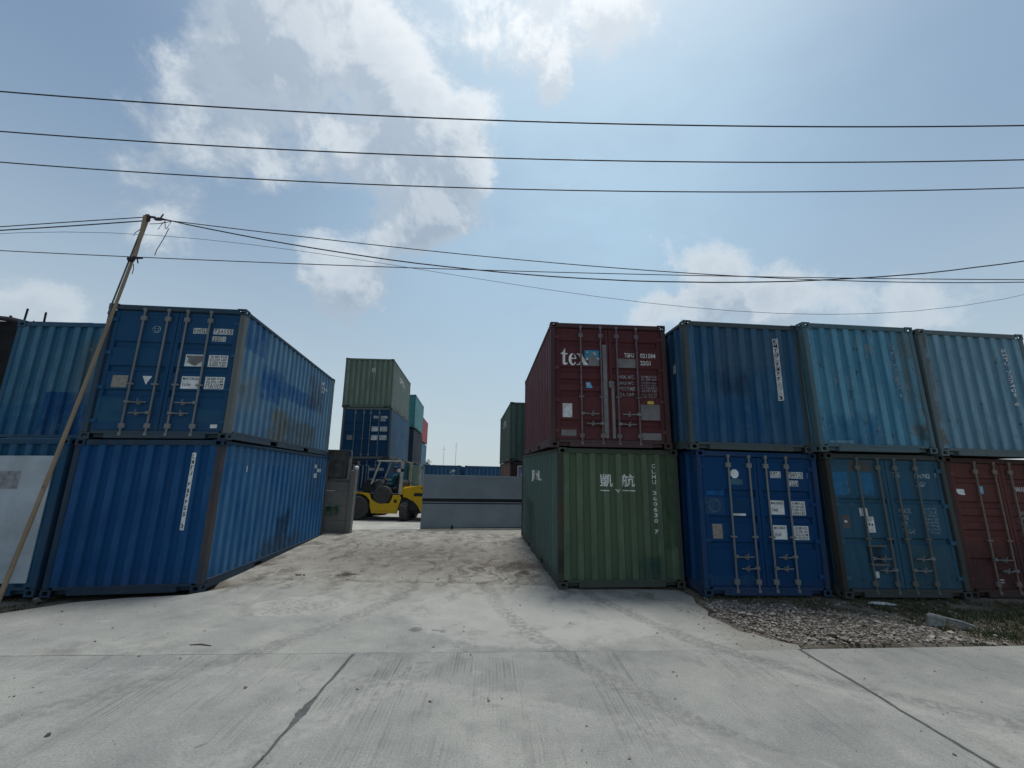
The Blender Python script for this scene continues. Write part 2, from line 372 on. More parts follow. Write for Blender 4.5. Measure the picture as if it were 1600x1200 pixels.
def rail_mesh(which):
    bm = bmesh.new()
    if which in ('top_l', 'top_r'):
        s = -1 if which == 'top_l' else 1; x = s * CW / 2
        box(bm, min(x, x - s * .06), max(x, x - s * .06), .174, CL - .174, CH - .075, CH - .012, .006)
    elif which in ('bot_l', 'bot_r'):
        s = -1 if which == 'bot_l' else 1; x = s * (CW / 2 - .001)
        def seg(a, b, z0, z1, dx=.05): box(bm, min(x, x - s * dx), max(x, x - s * dx), a, b, z0, z1, .004)
        c = CL / 2; seg(.174, c - 1.21, .02, .118); seg(c - .85, c + .85, .02, .118); seg(c + 1.21, CL - .174, .02, .118)
        seg(.174, CL - .174, .1185, .172, .06)
        for a in (c - 1.21, c + .85): box(bm, min(x - s * .012, x - s * .2), max(x - s * .012, x - s * .2), a + .001, a + .359, .022, .03)
    elif which in ('head_f', 'head_b'):
        y0, y1 = (.0, .11) if which == 'head_f' else (CL - .11, CL)
        box(bm, -CW / 2 + .159, CW / 2 - .159, y0 + .006, y1, CH - .105, CH - .010, .006)
    elif which in ('sill_f', 'sill_b'):
        y0, y1 = (.002, .12) if which == 'sill_f' else (CL - .12, CL - .002)
        box(bm, -CW / 2 + .38, CW / 2 - .38, y0, y1, .015, .098, .004)
        box(bm, -CW / 2 + .159, CW / 2 - .159, y0 + .003, y1, .0985, .150, .004)
        for s in (-1, 1): box(bm, min(s * (CW / 2 - .38), s * (CW / 2 - .16)), max(s * (CW / 2 - .38), s * (CW / 2 - .16)), y0 + .07 if which == 'sill_f' else y0, y1 if which == 'sill_f' else y1 - .07, .03, .0975)
    return me_from(bm, 'rail')
def post_mesh(sx, sy):
    bm = bmesh.new(); x = sx * CW / 2; y0, y1 = (0, .155) if sy < 0 else (CL - .155, CL)
    box(bm, min(x, x - sx * .095), max(x, x - sx * .095), y0 + .002, y1 - .002, .117, CH - .117, .010)
    a = x - sx * .094; box(bm, min(a, a - sx * .05), max(a, a - sx * .05), y0 + .05 if sy < 0 else y0, y1 if sy < 0 else y1 - .05, .117, CH - .117, .006)
    return me_from(bm, 'corner_post')
def roof_mesh():
    bm = bmesh.new(); n = 40; rows = []
    for i in range(n + 1):
        y = .11 + (CL - .22) * i / n; z = CH - .018 - (.02 if i % 2 else 0)
        rows.append([bm.verts.new((x, y, z)) for x in (-CW / 2 + .06, 0, CW / 2 - .06)])
    for A, B in zip(rows, rows[1:]):
        for k in range(2): bm.faces.new((A[k], A[k + 1], B[k + 1], B[k]))
    return me_from(bm, 'roof_panel')
def floor_mesh():
    bm = bmesh.new(); box(bm, -CW / 2 + .21, CW / 2 - .21, .13, CL - .13, .035, .16); return me_from(bm, 'floor')

# decals: built flat, cut at the folds of the panel and pressed on to it
def text_bm(body, height, bold=0.0, squeeze=0.8, align='LEFT', spacing=1.0):
    cu = bpy.data.curves.new('t', 'FONT'); cu.body = body; cu.size = 1.0; cu.resolution_u = 2; cu.offset = bold; cu.align_x = align; cu.space_character = spacing; cu.fill_mode = 'FRONT'
    ob = bpy.data.objects.new('t', cu); COL.objects.link(ob)
    dg = bpy.context.evaluated_depsgraph_get(); me = bpy.data.meshes.new_from_object(ob.evaluated_get(dg), depsgraph=dg)
    bm = bmesh.new(); bm.from_mesh(me)
    bpy.data.objects.remove(ob); bpy.data.curves.remove(cu); bpy.data.meshes.remove(me)
    ys = [v.co.y for v in bm.verts] or [0, 1]; lo, hi = min(ys), max(ys); k = height / max(hi - lo, 1e-6)
    for v in bm.verts: v.co = Vector((v.co.x * k * squeeze, (v.co.y - lo) * k, 0))
    return bm
def fit_text(body, u0, u1, z0, z1, bold=0.02, spacing=1.0):
    bm = text_bm(body, z1 - z0, bold, 1.0, spacing=spacing)
    xs = [v.co.x for v in bm.verts]; lo, hi = min(xs), max(xs)
    for v in bm.verts: v.co = Vector((u0 + (v.co.x - lo) / (hi - lo) * (u1 - u0), z0 + v.co.y, 0))
    return bm
def vtext(body, uc, ztop, zbot, w, bold=0.02):
    """letters stacked one under another"""
    bm = bmesh.new(); n = len(body); st = (ztop - zbot) / n
    for i, ch in enumerate(body):
        if ch == ' ': continue
        b = fit_text(ch, uc - w / 2 * (.45 if ch == '1' else 1), uc + w / 2 * (.45 if ch == '1' else 1), ztop - (i + .88) * st, ztop - (i + .12) * st, bold)
        me = bpy.data.meshes.new('x'); b.to_mesh(me); b.free(); bm.from_mesh(me); bpy.data.meshes.remove(me)
    return bm
def poly_bm(polys):
    bm = bmesh.new()
    for p in polys: bm.faces.new([bm.verts.new((a, b, 0)) for a, b in p])
    bmesh.ops.triangulate(bm, faces=bm.faces); return bm
def rect_bm(u0, u1, z0, z1): return poly_bm([[(u0, z0), (u1, z0), (u1, z1), (u0, z1)]])
def join_bm(*bms):
    out = bmesh.new()
    for b in bms:
        me = bpy.data.meshes.new('x'); b.to_mesh(me); b.free(); out.from_mesh(me); bpy.data.meshes.remove(me)
    return out
def press(bm, face, prof, axis, lift=.003, dents=None):
    """face: F front, R right side, L left side; profile runs along axis 0 (across) or 1 (up)"""
    for t, _ in prof:
        co = Vector((t, 0, 0)) if axis == 0 else Vector((0, t, 0)); no = Vector((1, 0, 0)) if axis == 0 else Vector((0, 1, 0))
        if face == 'L' and axis == 0: co.x = -t
        bmesh.ops.bisect_plane(bm, geom=bm.verts[:] + bm.edges[:] + bm.faces[:], plane_co=co, plane_no=no, dist=1e-5)
    for v in bm.verts:
        u, z = v.co.x, v.co.y; t = (-u if face == 'L' else u) if axis == 0 else z
        d = pval(prof, t) - lift
        if dents: d += dent(t, z, *dents) * max(0, math.sin(math.pi * min(1, max(0, (z - .172) / (CH - .25 - .0))))) ** .5 - .002
        v.co = Vector((u, d, z)) if face == 'F' else (Vector((CW / 2 - d, u, z)) if face == 'R' else Vector((-CW / 2 + d, -u, z)))
    return me_from(bm, 'decal')

class Box: pass
def container(loc, yaw, t, t2, paints, front='end', label='', group=None, doors='k3', detail=2, name='shipping_container', bars=True, amp=.015):
    """loc is the front left bottom corner; paints: dict with front, side, frame materials"""
    Mx = Matrix.Translation(loc) @ Matrix.Rotation(yaw, 4, 'Z') @ Matrix.Rotation(t2, 4, 'X') @ Matrix.Rotation(-t, 4, 'Y') @ Matrix.Translation((CW / 2, 0, 0))
    root = empty(name, mtx=Mx); tag(root, label, 'container', group)
    c = Box(); c.root = root; c.seed = random.random() * 50; c.paints = paints; c.amp = amp
    fr, fp, sp = paints['frame'], paints['front'], paints['side']
    for sx in (-1, 1):
        for sy in (-1, 1):
            link('corner_post', cached(('post', sx, sy), lambda: post_mesh(sx, sy)), paints.get('post_r' if sx > 0 else 'post_l', paints.get('post', fr)), root)
            for sz in (-1, 1): link('corner_casting', cached(('cast', sx, sy, sz), lambda: casting_mesh(sx, sy, sz)), paints.get('casting', fr), root)
    for w, nm in (('top_l', 'top_side_rail'), ('top_r', 'top_side_rail'), ('bot_l', 'bottom_side_rail'), ('bot_r', 'bottom_side_rail'), ('head_f', 'top_end_rail'), ('head_b', 'top_end_rail'), ('sill_f', 'bottom_end_rail'), ('sill_b', 'bottom_end_rail')):
        link(nm, cached(('rail', w), lambda: rail_mesh(w)), fr, root)
    s = c.seed
    c.side_r = link('side_panel', sheet_mesh(SIDE_P, .168, CH - .07, lambda u, d, z: (CW / 2 - d, u, z), s, amp), paints.get('side_r', sp), root)
    c.side_l = link('side_panel', sheet_mesh(SIDE_P, .168, CH - .07, lambda u, d, z: (-CW / 2 + d, u, z), s + 3, amp), sp, root)
    link('end_panel', cached('backend', lambda: sheet_mesh(END_P, .145, CH - .10, lambda u, d, z: (u, CL - d, z), 0, 0, 1)), fp, root)
    link('roof_panel', cached('roof', roof_mesh), fr, root); link('floor', cached('floor', floor_mesh), M['dark'], root)
    c.style = doors; c.front = front
    if front == 'end':
        c.end = link('end_panel', sheet_mesh(END_P, .145, CH - .10, lambda u, d, z: (u, d, z), s + 6, amp), fp, root)
    elif front == 'door':
        c.door = {}
        for side in (-1, 1):
            dr = link('door', cached(('door', doors, side), lambda: door_mesh(doors, side)), fp, root); c.door[side] = dr
            link('door_seal', cached(('seal', side), lambda: gasket_mesh(side)), M['gasket'], dr)
            for bx in (.17, .59): link('locking_bar', cached(('bar', side, bx), lambda: bar_mesh(side * bx)), paints.get('bar', M['bar']), dr)
            if detail > 1:
                for z in (.33, .95, 1.62, 2.28): link('hinge', cached(('hinge', side, z), lambda: hinge_mesh(side, z)), fp, dr)
                for i, (xb, xe, z) in enumerate(((side * .59, side * .24, .68), (side * .17, side * .50, .48))):
                    link('handle', cached(('handle', side, i), lambda: handle_mesh(xb, xe, z)), M['bar'], dr)
    return c
def decal(c, bm, mat, name='lettering', face='F', lift=.003):
    if face == 'F' and c.front == 'door':
        xs = [v.co.x for v in bm.verts]; side = -1 if sum(xs) / len(xs) < 0 else 1
        me = press(bm, 'F', door_profile(DOORS[c.style], DZ0 + .06, DZ1 - .06), 1, lift); par = c.door[side]
    elif face == 'F': me = press(bm, 'F', END_P, 0, lift + .002, (c.seed + 6, c.amp)); par = c.root
    elif face == 'R': me = press(bm, 'R', SIDE_P, 0, lift + .004, (c.seed, c.amp)); par = c.root
    else: me = press(bm, 'L', SIDE_P, 0, lift + .004, (c.seed + 3, c.amp)); par = c.root
    return link(name, me, mat, par)
def decals(c, bms, mat, name='lettering', face='F', lift=.003):
    for b in bms: decal(c, b, mat, name, face, lift)
def boxed(c, body, u0, u1, z0, z1, pad=.012):
    decal(c, rect_bm(u0, u1, z0, z1), M['offwhite'], 'marking_plate', lift=.002)
    decal(c, fit_text(body, u0 + pad, u1 - pad, z0 + pad, z1 - pad, .0), M['letter_black'], 'lettering', lift=.0035)
def info_boxes(c, A, B, C, D):
    for (u0, u1, z0, z1), lines, hs in ((A, ['MAX GROSS', 'TARE'], (.8, .30)), (B, ['30.480 KGS', '67.200 LBS', '2.200 KGS', '4.850 LBS'], None), (C, ['MAX CARGO', 'CU.CAP'], (.8, .30)), (D, ['28.280 KGS', '62.350 LBS', '33.2 CU.M', '1.172 CU.F'], None)):
        decal(c, rect_bm(u0, u1, z0, z1), M['white'], 'marking_plate', lift=.002); h = z1 - z0
        out = []
        if hs:
            out = [fit_text(lines[0], u0 + .02, u1 - .02, z1 - h * .28, z1 - h * .08), fit_text(lines[1], u0 + .03, u0 + (u1 - u0) * .55, z0 + h * .22, z0 + h * .42)]
        else:
            for i, l in enumerate(lines): out.append(fit_text(l, u0 + .025, u1 - .02, z1 - h * (.06 + .235 * i + .19), z1 - h * (.06 + .235 * i)))
        decals(c, out, M['letter_black'], 'lettering', lift=.0035)
def above(lo, hi_xy, zl, yaw, t, t2, gap=.004):
    """height at which a box set on another one stands, given the corner it stands over"""
    v = Matrix.Rotation(-yaw, 3, 'Z') @ Vector((hi_xy[0] - lo[0], hi_xy[1] - lo[1], 0))
    return zl + (CH + gap) / max(.9, math.cos(t) * math.cos(t2)) + math.tan(t) * v.x + math.tan(t2) * v.y

# ------------------------------------------------------------------ ground, road, apron, yard
def sstep(a, b, x):
    t = min(1, max(0, (x - a) / (b - a))); return t * t * (3 - 2 * t)
def road_edge(x): return 5.36 + .073 * x + (0.12 * sstep(3.4, 4.4, x))
AP_L = [(-7.3, 6.0), (-7.06, 6.26), (-6.86, 6.5), (-6.64, 6.78), (-6.13, 7.04), (-5.79, 7.16), (-5.3, 7.30), (-4.95, 7.75), (-4.75, 8.3)]
AP_R = [(3.24, 8.30), (3.33, 7.9), (3.20, 7.5), (3.22, 7.1), (3.10, 6.87), (3.22, 6.5), (3.23, 6.23), (3.40, 6.12), (3.52, 5.93), (3.75, 5.78)]
def in_apron(x, y, pad=0.0):
    def bound(pts, yy):
        pts = sorted(pts, key=lambda p: p[1])
        if yy <= pts[0][1]: return pts[0][0]
        for (a, b), (c, d) in zip(pts, pts[1:]):
            if yy <= d: return a + (c - a) * (yy - b) / (d - b)
        return pts[-1][0]
    return bound(AP_L, y) - pad < x < bound(AP_R, y) + pad
def hgt(x, y):
    n = mnoise.noise(Vector((x * .8, y * .8, 0))) * .5 + mnoise.noise(Vector((x * 2.7, y * 2.7, 5))) * .25
    f = mnoise.noise(Vector((x * 9, y * 9, 9)))
    if y < road_edge(x) + .02: return -.22
    rise = .10 * sstep(8.4, 14.5, y)
    h = rise + n * .018 + f * .004
    if y > 14.9 + .1 * (x + 3) and y < 70: h = -.10 if y > 15.4 + .1 * (x + 3) else h - .03
    if y < 8.35:
        if in_apron(x, y, .06): h = -.10
        elif in_apron(x, y, .30): h = -.03 + n * .02
    if x < -5.2 and y < 8.0: h = min(h, -.16 + .10 * sstep(-7.0, -5.2, x) + n * .05)
    if x > 3.0 and y < 8.2 and not in_apron(x, y, .06): h = -.025 + n * .06 + f * .012
    return h
def axis_steps(a, b, st, far):
    v = [a + st * i for i in range(int((b - a) / st) + 1)]; s = st
    lo, hi = [], []
    x = v[0]
    while x > -far: s *= 1.35; x -= s; lo.append(x)
    s = st; x = v[-1]
    while x < far: s *= 1.35; x += s; hi.append(x)
    return lo[::-1] + v + hi
def build_ground():
    xs = axis_steps(-12, 12, .12, 900); ys = axis_steps(4.5, 17.5, .12, 1500)
    verts = []; faces = []
    for y in ys:
        for x in xs:
            core = abs(x) < 14 and -2 < y < 20
            verts.append((x, y, hgt(x, y) if core else (-.22 if y < 5 else (-.10 if y < 70 else -.02))))
    nx = len(xs)
    for j in range(len(ys) - 1):
        for i in range(nx - 1):
            a = j * nx + i; faces.append((a, a + 1, a + nx + 1, a + nx))
    me = bpy.data.meshes.new('ground'); me.from_pydata(verts, [], faces)
    for p in me.polygons: p.use_smooth = True
    m, T = newmat('packed earth'); co = T.coord(); x, y, z = T.sep(co)
    big = T.noise(co, .55, 5, .6); mid = T.noise(co, 3.0, 6, .65); fine = T.noise(co, 24, 5, .7)
    dust = T.mix(T.ramp(mid, .3, .7), (0.225, 0.215, 0.19), (0.345, 0.335, 0.30))
    soil = T.mix(T.ramp(mid, .35, .65), (0.085, 0.073, 0.056), (0.17, 0.150, 0.122))
    # the driveway between the boxes is dusted over, the verges are bare dark soil
    drive = T.m('MULTIPLY', T.ramp(T.m('ADD', y, T.m('MULTIPLY', big, 1.2)), 8.3, 9.2), T.m('MULTIPLY', T.ramp(x, -7.2, -6.0), T.ramp(x, 2.2, 1.2)))
    c = T.mix(drive, soil, dust)
    # tyre-dragged mud and oil
    wv = T.v('ADD', co, T.v('SCALE', T.v('SUBTRACT', T.noise(co, 2.2, 4, .6, col=True), (.5, .5, .5)), .9))
    def spot(cx, cy, r0, r1, sx=1.0, sy=1.0):
        return T.ramp(T.v('LENGTH', T.v('MULTIPLY', T.v('SUBTRACT', wv, (cx, cy, 0.0)), (sx, sy, 0.0))), r1, r0)
    mud = (0.070, 0.055, 0.042)
    c = T.mix(T.m('MULTIPLY', spot(-3.2, 8.95, .10, .34, 1, 1.5), .92), c, (0.022, 0.019, 0.016))
    arcs = T.m('MULTIPLY', T.ramp(T.noise(T.v('MULTIPLY', T.v('ADD', wv, (0, 0, 3)), (5.5, 1.1, 1)), 1.0, 4, .6), .48, .62), spot(.0, 9.7, .25, 1.7, .8, 1.0))
    c = T.mix(T.m('MULTIPLY', arcs, .9), c, mud)
    c = T.mix(T.m('MULTIPLY', spot(.35, 10.0, .1, .9, .8, 1.6), .7), c, mud)
    c = T.mix(T.m('MULTIPLY', T.m('MULTIPLY', T.ramp(T.noise(T.v('MULTIPLY', wv, (3.0, .8, 1)), 1.2, 5, .65), .48, .66), drive), .75), c, (0.105, 0.09, 0.075))
    c = T.mix(T.m('MULTIPLY', T.m('MULTIPLY', spot(-2.2, 10.8, .4, 2.6, .7, 1.0), T.ramp(mid, .35, .6)), .65), c, mud)
    c = T.mix(T.ramp(fine, .62, .78, 0, .55), c, (0.05, 0.045, 0.04)); c = T.mix(T.ramp(fine, .38, .24, 0, .4), c, (0.40, 0.39, 0.37))
    T.bsdf(c, .95, 0, T.bump(T.m('ADD', fine, T.m('MULTIPLY', mid, 2.0)), .6, .03), .15)
    tag(link('ground', me, m), kind='structure')
build_ground()

def concrete(name, tined=True, warm=0.0, seed=0.0, base=.30, patch=False):
    m, T = newmat(name); co = T.coord(); p = T.v('ADD', co, (seed * 3.7, seed * 1.9, 0)); x, y, z = T.sep(co)
    big = T.noise(p, .45, 5, .62); mid = T.noise(p, 2.4, 6, .65); fine = T.noise(p, 38, 5, .7); grit = T.noise(p, 62, 4, .75)
    b = base
    c = T.mix(T.ramp(big, .30, .70), (b * .82, b * .845, b * .80), (b * 1.22 + warm, b * 1.22 + warm * .8, b * 1.12))
    c = T.mix(T.ramp(mid, .50, .72, 0, .55), c, (b * .62, b * .645, b * .63))
    c = T.mix(T.ramp(mid, .46, .28, 0, .55), c, (b * 1.40, b * 1.37, b * 1.28))
    c = T.mix(T.ramp(T.noise(T.v('MULTIPLY', p, (.35, 1.6, 1)), 1.3, 5, .6), .54, .72, 0, .35), c, (b * .74, b * .75, b * .74))
    c = T.mix(T.ramp(grit, .53, .68, 0, .75), c, (b * .48, b * .49, b * .47)); c = T.mix(T.ramp(grit, .47, .32, 0, .70), c, (b * 1.55, b * 1.53, b * 1.45))
    c = T.mix(T.ramp(fine, .55, .72, 0, .45), c, (b * .60, b * .61, b * .58))
    c = T.mix(T.ramp(T.noise(T.v('ADD', p, (3, 8, 1)), 6.0, 5, .7), .60, .72, 0, .5), c, (b * .70, b * .66, b * .56))
    c = T.mix(T.ramp(T.noise(T.v('ADD', p, (9, 4, 2)), 9.0, 6, .72), .56, .74, 0, .45), c, (b * .58, b * .59, b * .58))
    c = T.mix(T.ramp(T.noise(T.v('MULTIPLY', p, (2.2, .35, 1)), 3.0, 5, .65), .56, .75, 0, .4), c, (b * 1.28, b * 1.26, b * 1.2))
    if patch:
        wv = T.v('ADD', co, T.v('SCALE', T.v('SUBTRACT', T.noise(co, 1.6, 6, .68, col=True), (.5, .5, .5)), .9))
        def blob(cx, cy, sx, sy, r0=.9, r1=1.02): return T.ramp(T.v('LENGTH', T.v('MULTIPLY', T.v('SUBTRACT', wv, (cx, cy, 0.0)), (1 / sx, 1 / sy, 0.0))), r1, r0)
        pale = T.m('MAXIMUM', blob(.35, 6.9, 2.0, 1.5), T.m('MULTIPLY', blob(-3.2, 6.9, .75, .45), .8))
        c = T.mix(T.m('MULTIPLY', pale, .62), c, T.mix(T.ramp(mid, .3, .7), (.345, .342, .315), (.43, .425, .39)))
        c = T.mix(T.m('MULTIPLY', T.m('MULTIPLY', blob(-3.2, 6.9, .6, .35), T.ramp(T.noise(T.v('MULTIPLY', p, (1, 2.4, 1)), 13, 4, .6), .50, .60)), .6), c, (.11, .10, .09))
        c = T.mix(T.m('MULTIPLY', T.m('MAXIMUM', blob(-1.15, 5.95, .16, .10, .5, 1.1), blob(-.85, 5.95, .07, .06, .5, 1.1)), .7), c, (.10, .105, .11))
        rim = T.m('MAXIMUM', T.ramp(T.m('ADD', x, T.m('MULTIPLY', T.noise(co, 2.2, 6, .7), 1.6)), 3.45, 4.3), T.ramp(T.m('ADD', T.m('SUBTRACT', T.m('MULTIPLY', x, -1.0), T.m('MULTIPLY', T.m('SUBTRACT', 7.4, y), .9)), T.m('MULTIPLY', T.noise(co, 2.2, 6, .7), 1.6)), 6.1, 7.0))
        c = T.mix(T.m('MULTIPLY', rim, .7), c, T.mix(T.ramp(fine, .3, .7), (0.15, 0.137, 0.115), (0.30, 0.285, 0.25)))
        back = T.ramp(T.m('ADD', y, T.m('MULTIPLY', T.noise(co, 1.2, 5, .65), 1.2)), 7.9, 9.0)
        c = T.mix(T.m('MULTIPLY', back, .85), c, T.mix(T.ramp(mid, .3, .7), (0.215, 0.205, 0.18), (0.325, 0.315, 0.28)))
        c = T.mix(T.m('MULTIPLY', T.m('MULTIPLY', T.ramp(T.noise(T.v('MULTIPLY', wv, (3.0, .8, 1)), 1.2, 5, .65), .48, .66), T.ramp(T.m('ADD', y, T.m('MULTIPLY', T.noise(co, 1.2, 5, .65), 1.4)), 7.4, 9.0)), .75), c, (0.105, 0.09, 0.075))
        c = T.mix(T.ramp(T.noise(T.v('ADD', p, (1, 7, 3)), 1.1, 6, .7), .54, .70, 0, .5), c, (.135, .135, .125))
    c = T.mix(T.ramp(T.noise(T.v('ADD', p, (11, 2, 5)), .9, 7, .72), .55, .70, 0, .45), c, (b * .60, b * .60, b * .56))
    # hairline cracks and small dark spots
    vor = T.node('ShaderNodeTexVoronoi', feature='DISTANCE_TO_EDGE'); T.put(vor.inputs['Vector'], T.v('ADD', p, T.v('SCALE', T.noise(p, 2.5, 5, .65, col=True), .55))); vor.inputs['Scale'].default_value = .42
    crack = T.m('MULTIPLY', T.ramp(vor.outputs['Distance'], .0055, .001), T.ramp(T.noise(p, .8, 3), .56, .64))
    c = T.mix(T.m('MULTIPLY', crack, .40), c, (.07, .07, .07))
    c = T.mix(T.ramp(T.noise(p, 5.5, 2, .5), .73, .78, 0, .6), c, (b * .42, b * .43, b * .43))
    h = T.m('ADD', T.m('MULTIPLY', fine, .8), T.m('MULTIPLY', grit, .5))
    if tined:
        lx = T.m('ADD', T.m('ADD', x, T.m('MULTIPLY', y, .04)), T.m('MULTIPLY', T.noise(p, .6, 2), .05))
        lines = T.noise(T.comb(T.m('MULTIPLY', lx, 17.0), T.m('MULTIPLY', y, .28), 0.0), 1.6, 3, .7)
        ln = T.m('SINE', T.m('MULTIPLY', lx, 2 * math.pi / .038))
        worn = T.ramp(T.noise(T.v('MULTIPLY', p, (1, .6, 1)), 1.3, 6, .72), .44, .60)
        edge = T.ramp(T.m('SUBTRACT', y, T.m('MULTIPLY', x, .073)), 3.0, 5.0, .45, 1.0)
        g = T.m('MULTIPLY', T.m('ADD', T.ramp(lines, .50, .64), T.m('MULTIPLY', T.ramp(ln, .1, .9), .45), clamp=True), T.m('MULTIPLY', worn, edge))
        c = T.mix(T.m('MULTIPLY', g, .62), c, (b * .46, b * .47, b * .46))
        h = T.m('SUBTRACT', h, T.m('MULTIPLY', g, 1.0))
    # tyre arcs of vehicles turning in from the road
    tw = T.v('ADD', co, T.v('SCALE', T.v('SUBTRACT', T.noise(co, 1.1, 4, .6, col=True), (.5, .5, .5)), .35))
    for ccx, ccy, rr, ww, kk, pale in ((7.5, 9.5, 6.2, .16, .58, 0), (7.5, 9.5, 8.0, .16, .55, 0), (-8.5, 9.0, 6.8, .17, .52, 0), (-8.5, 9.0, 8.6, .17, .45, 1), (9.5, 12.0, 9.6, .18, .42, 1), (-3.0, -7.5, 10.6, .15, .45, 0), (-3.0, -7.5, 12.2, .15, .40, 1)):
        q = T.v('LENGTH', T.v('MULTIPLY', T.v('SUBTRACT', tw, (ccx, ccy, 0.0)), (1.0, 1.0, 0.0)))
        band = T.ramp(T.m('ABSOLUTE', T.m('SUBTRACT', q, rr)), ww, ww * .55)
        tread = T.ramp(T.noise(T.v('MULTIPLY', co, (9, 9, 1)), 1.6, 3, .6), .35, .62)
        c = T.mix(T.m('MULTIPLY', T.m('MULTIPLY', band, tread), kk), c, (b * 1.35, b * 1.33, b * 1.24) if pale else (b * .52, b * .53, b * .50))
    T.bsdf(c, T.ramp(mid, .3, .7, .78, .94), 0, T.bump(h, .55, .006), .25)
    return m
M['road'] = concrete('tined concrete', True, .008, 0, .265)
M['apron'] = concrete('trowelled concrete', False, .012, 4.0, .275, patch=True)
M['apron2'] = concrete('pale patch concrete', False, .03, 9.0, .37)
M['yard'] = concrete('yard concrete', False, .03, 14.0, .36)
M['tar'] = plain('bitumen joint filler', (0.085, 0.088, 0.088), .85, var=.3, scale=12)
def build_road():
    bm = bmesh.new()
    vs = [bm.verts.new(p) for p in ((-60, -30, -.012), (60, -30, -.012), (60, road_edge(60) - .03, -.012), (-60, road_edge(-60) - .03, -.012))]
    bm.faces.new(vs); road = link('road', me_from(bm, 'road'), M['tar']); tag(road, kind='structure')
    js = [-60, -28.8, -23.4, -18.0, -12.6, -7.16, -1.745, 3.66, 9.1, 14.5, 19.9, 25.3, 60]
    def edge(k, y, sgn):
        w = .011 + .006 * mnoise.noise(Vector((k * 5, y * 1.1, 2))) + .008 * abs(mnoise.noise(Vector((k * 3, y * 6, 8))))
        if k == 6: w += .030 * math.exp(-((y - 4.05) / .16) ** 2) * max(0, 1 + 1.4 * mnoise.noise(Vector((y * 14, sgn * 3, 1))) + .8 * mnoise.noise(Vector((y * 45, sgn * 3, 1))))
        if k == 7: w += .006 + .010 * abs(mnoise.noise(Vector((y * 3.0, sgn, 4))))
        c = js[k] + (.035 * mnoise.noise(Vector((k * 7, y * .9, 3))) + .012 * mnoise.noise(Vector((k * 7, y * 5, 3))) if k in (6, 7) else 0)
        return c + sgn * max(w, .006)
    for k in range(len(js) - 1):
        bm = bmesh.new(); near = k in (4, 5, 6, 7, 8)
        ny = 420 if near else 4; y_lo = -30 if not near else -6
        L, R = [], []
        for i in range(ny + 1):
            f = i / ny
            xl0, xr0 = js[k], js[k + 1]
            yl = y_lo + (road_edge(max(-30, xl0)) - y_lo) * f; yr = y_lo + (road_edge(min(30, xr0)) - y_lo) * f
            L.append((edge(k, yl, 1), yl)); R.append((edge(k + 1, yr, -1), yr))
        bev = .006
        top = [[bm.verts.new((x, y, 0)) for x, y in row] for row in zip([(a + bev, b) for a, b in L], [(a - bev, b) for a, b in R])]
        lo = [[bm.verts.new((x, y, -bev)) for x, y in row] for row in zip(L, R)]
        bot = [[bm.verts.new((x, y, -.2)) for x, y in row] for row in zip(L, R)]
        for a, b, l0, l1, b0, b1 in zip(top, top[1:], lo, lo[1:], bot, bot[1:]):
            bm.faces.new((a[0], a[1], b[1], b[0])); bm.faces.new((l0[0], a[0], b[0], l1[0])); bm.faces.new((a[1], l0[1], l1[1], b[1]))
            bm.faces.new((b0[0], l0[0], l1[0], b1[0])); bm.faces.new((l0[1], b0[1], b1[1], l1[1]))
        bm.faces.new((top[-1][0], top[-1][1], lo[-1][1], lo[-1][0])); bm.faces.new((lo[-1][0], lo[-1][1], bot[-1][1], bot[-1][0]))
        link('road_slab', me_from(bm, 'road_slab'), M['road'], road)
        if k == 4: pass
    # older slabs behind, right up to the horizon of the street, are the same road
build_road()
def ragged(pts, n=10, amp=.03, seed=0):
    out = []
    for i in range(len(pts)):
        a, b = Vector((*pts[i], 0)), Vector((*pts[(i + 1) % len(pts)], 0)); nn = max(1, int((b - a).length * n))
        d = (b - a).normalized() if (b - a).length else Vector((1, 0, 0)); q = Vector((-d.y, d.x, 0))
        for k in range(nn):
            p = a.lerp(b, k / nn); out.append(p + q * amp * (mnoise.noise(p * 2.3 + Vector((seed, 0, 0))) + .5 * mnoise.noise(p * 8 + Vector((seed, 4, 0)))))
    return out
def slab_obj(name, pts, z, thick, mat, bev=.012):
    bm = bmesh.new(); n = len(pts)
    cen = sum((Vector(p) for p in pts), Vector()) / n
    zf = z if callable(z) else (lambda x, y: z)
    def V(p, inset, dz):
        q = Vector(p) + (cen - Vector(p)).normalized() * inset; return bm.verts.new((q.x, q.y, zf(q.x, q.y) + dz))
    a = [V(p, bev, 0) for p in pts]; b = [V(p, 0, -bev) for p in pts]; c = [V(p, 0, -thick) for p in pts]
    f = bm.faces.new(a); bmesh.ops.triangulate(bm, faces=[f])
    for A, B in ((a, b), (b, c)):
        for i in range(n): j = (i + 1) % n; bm.faces.new((A[i], A[j], B[j], B[i]))
    return link(name, me_from(bm, name), mat)
ap = AP_L + [(-3.6, 8.42), (-2.2, 8.36), (-1.0, 8.45), (.6, 8.40), (1.6, 8.42)] + AP_R + [(3.7, road_edge(3.64) + .005)] + [(x, road_edge(x) + .004) for x in (2.5, 1, 0, -1, -2, -3, -4, -5, -6, -7, -7.4)]
tag(slab_obj('apron', ragged(ap, 9, .012), 0.001, .14, M['apron']), kind='structure')
yd = [(-45, 11.0), (-7.2, 14.75), (-3, 15.35), (1.0, 15.85), (45, 19.0), (45, 66), (-45, 66)]
tag(slab_obj('yard_pavement', [Vector((*p, 0)) for p in yd], .065, .16, M['yard'], .02), kind='structure')

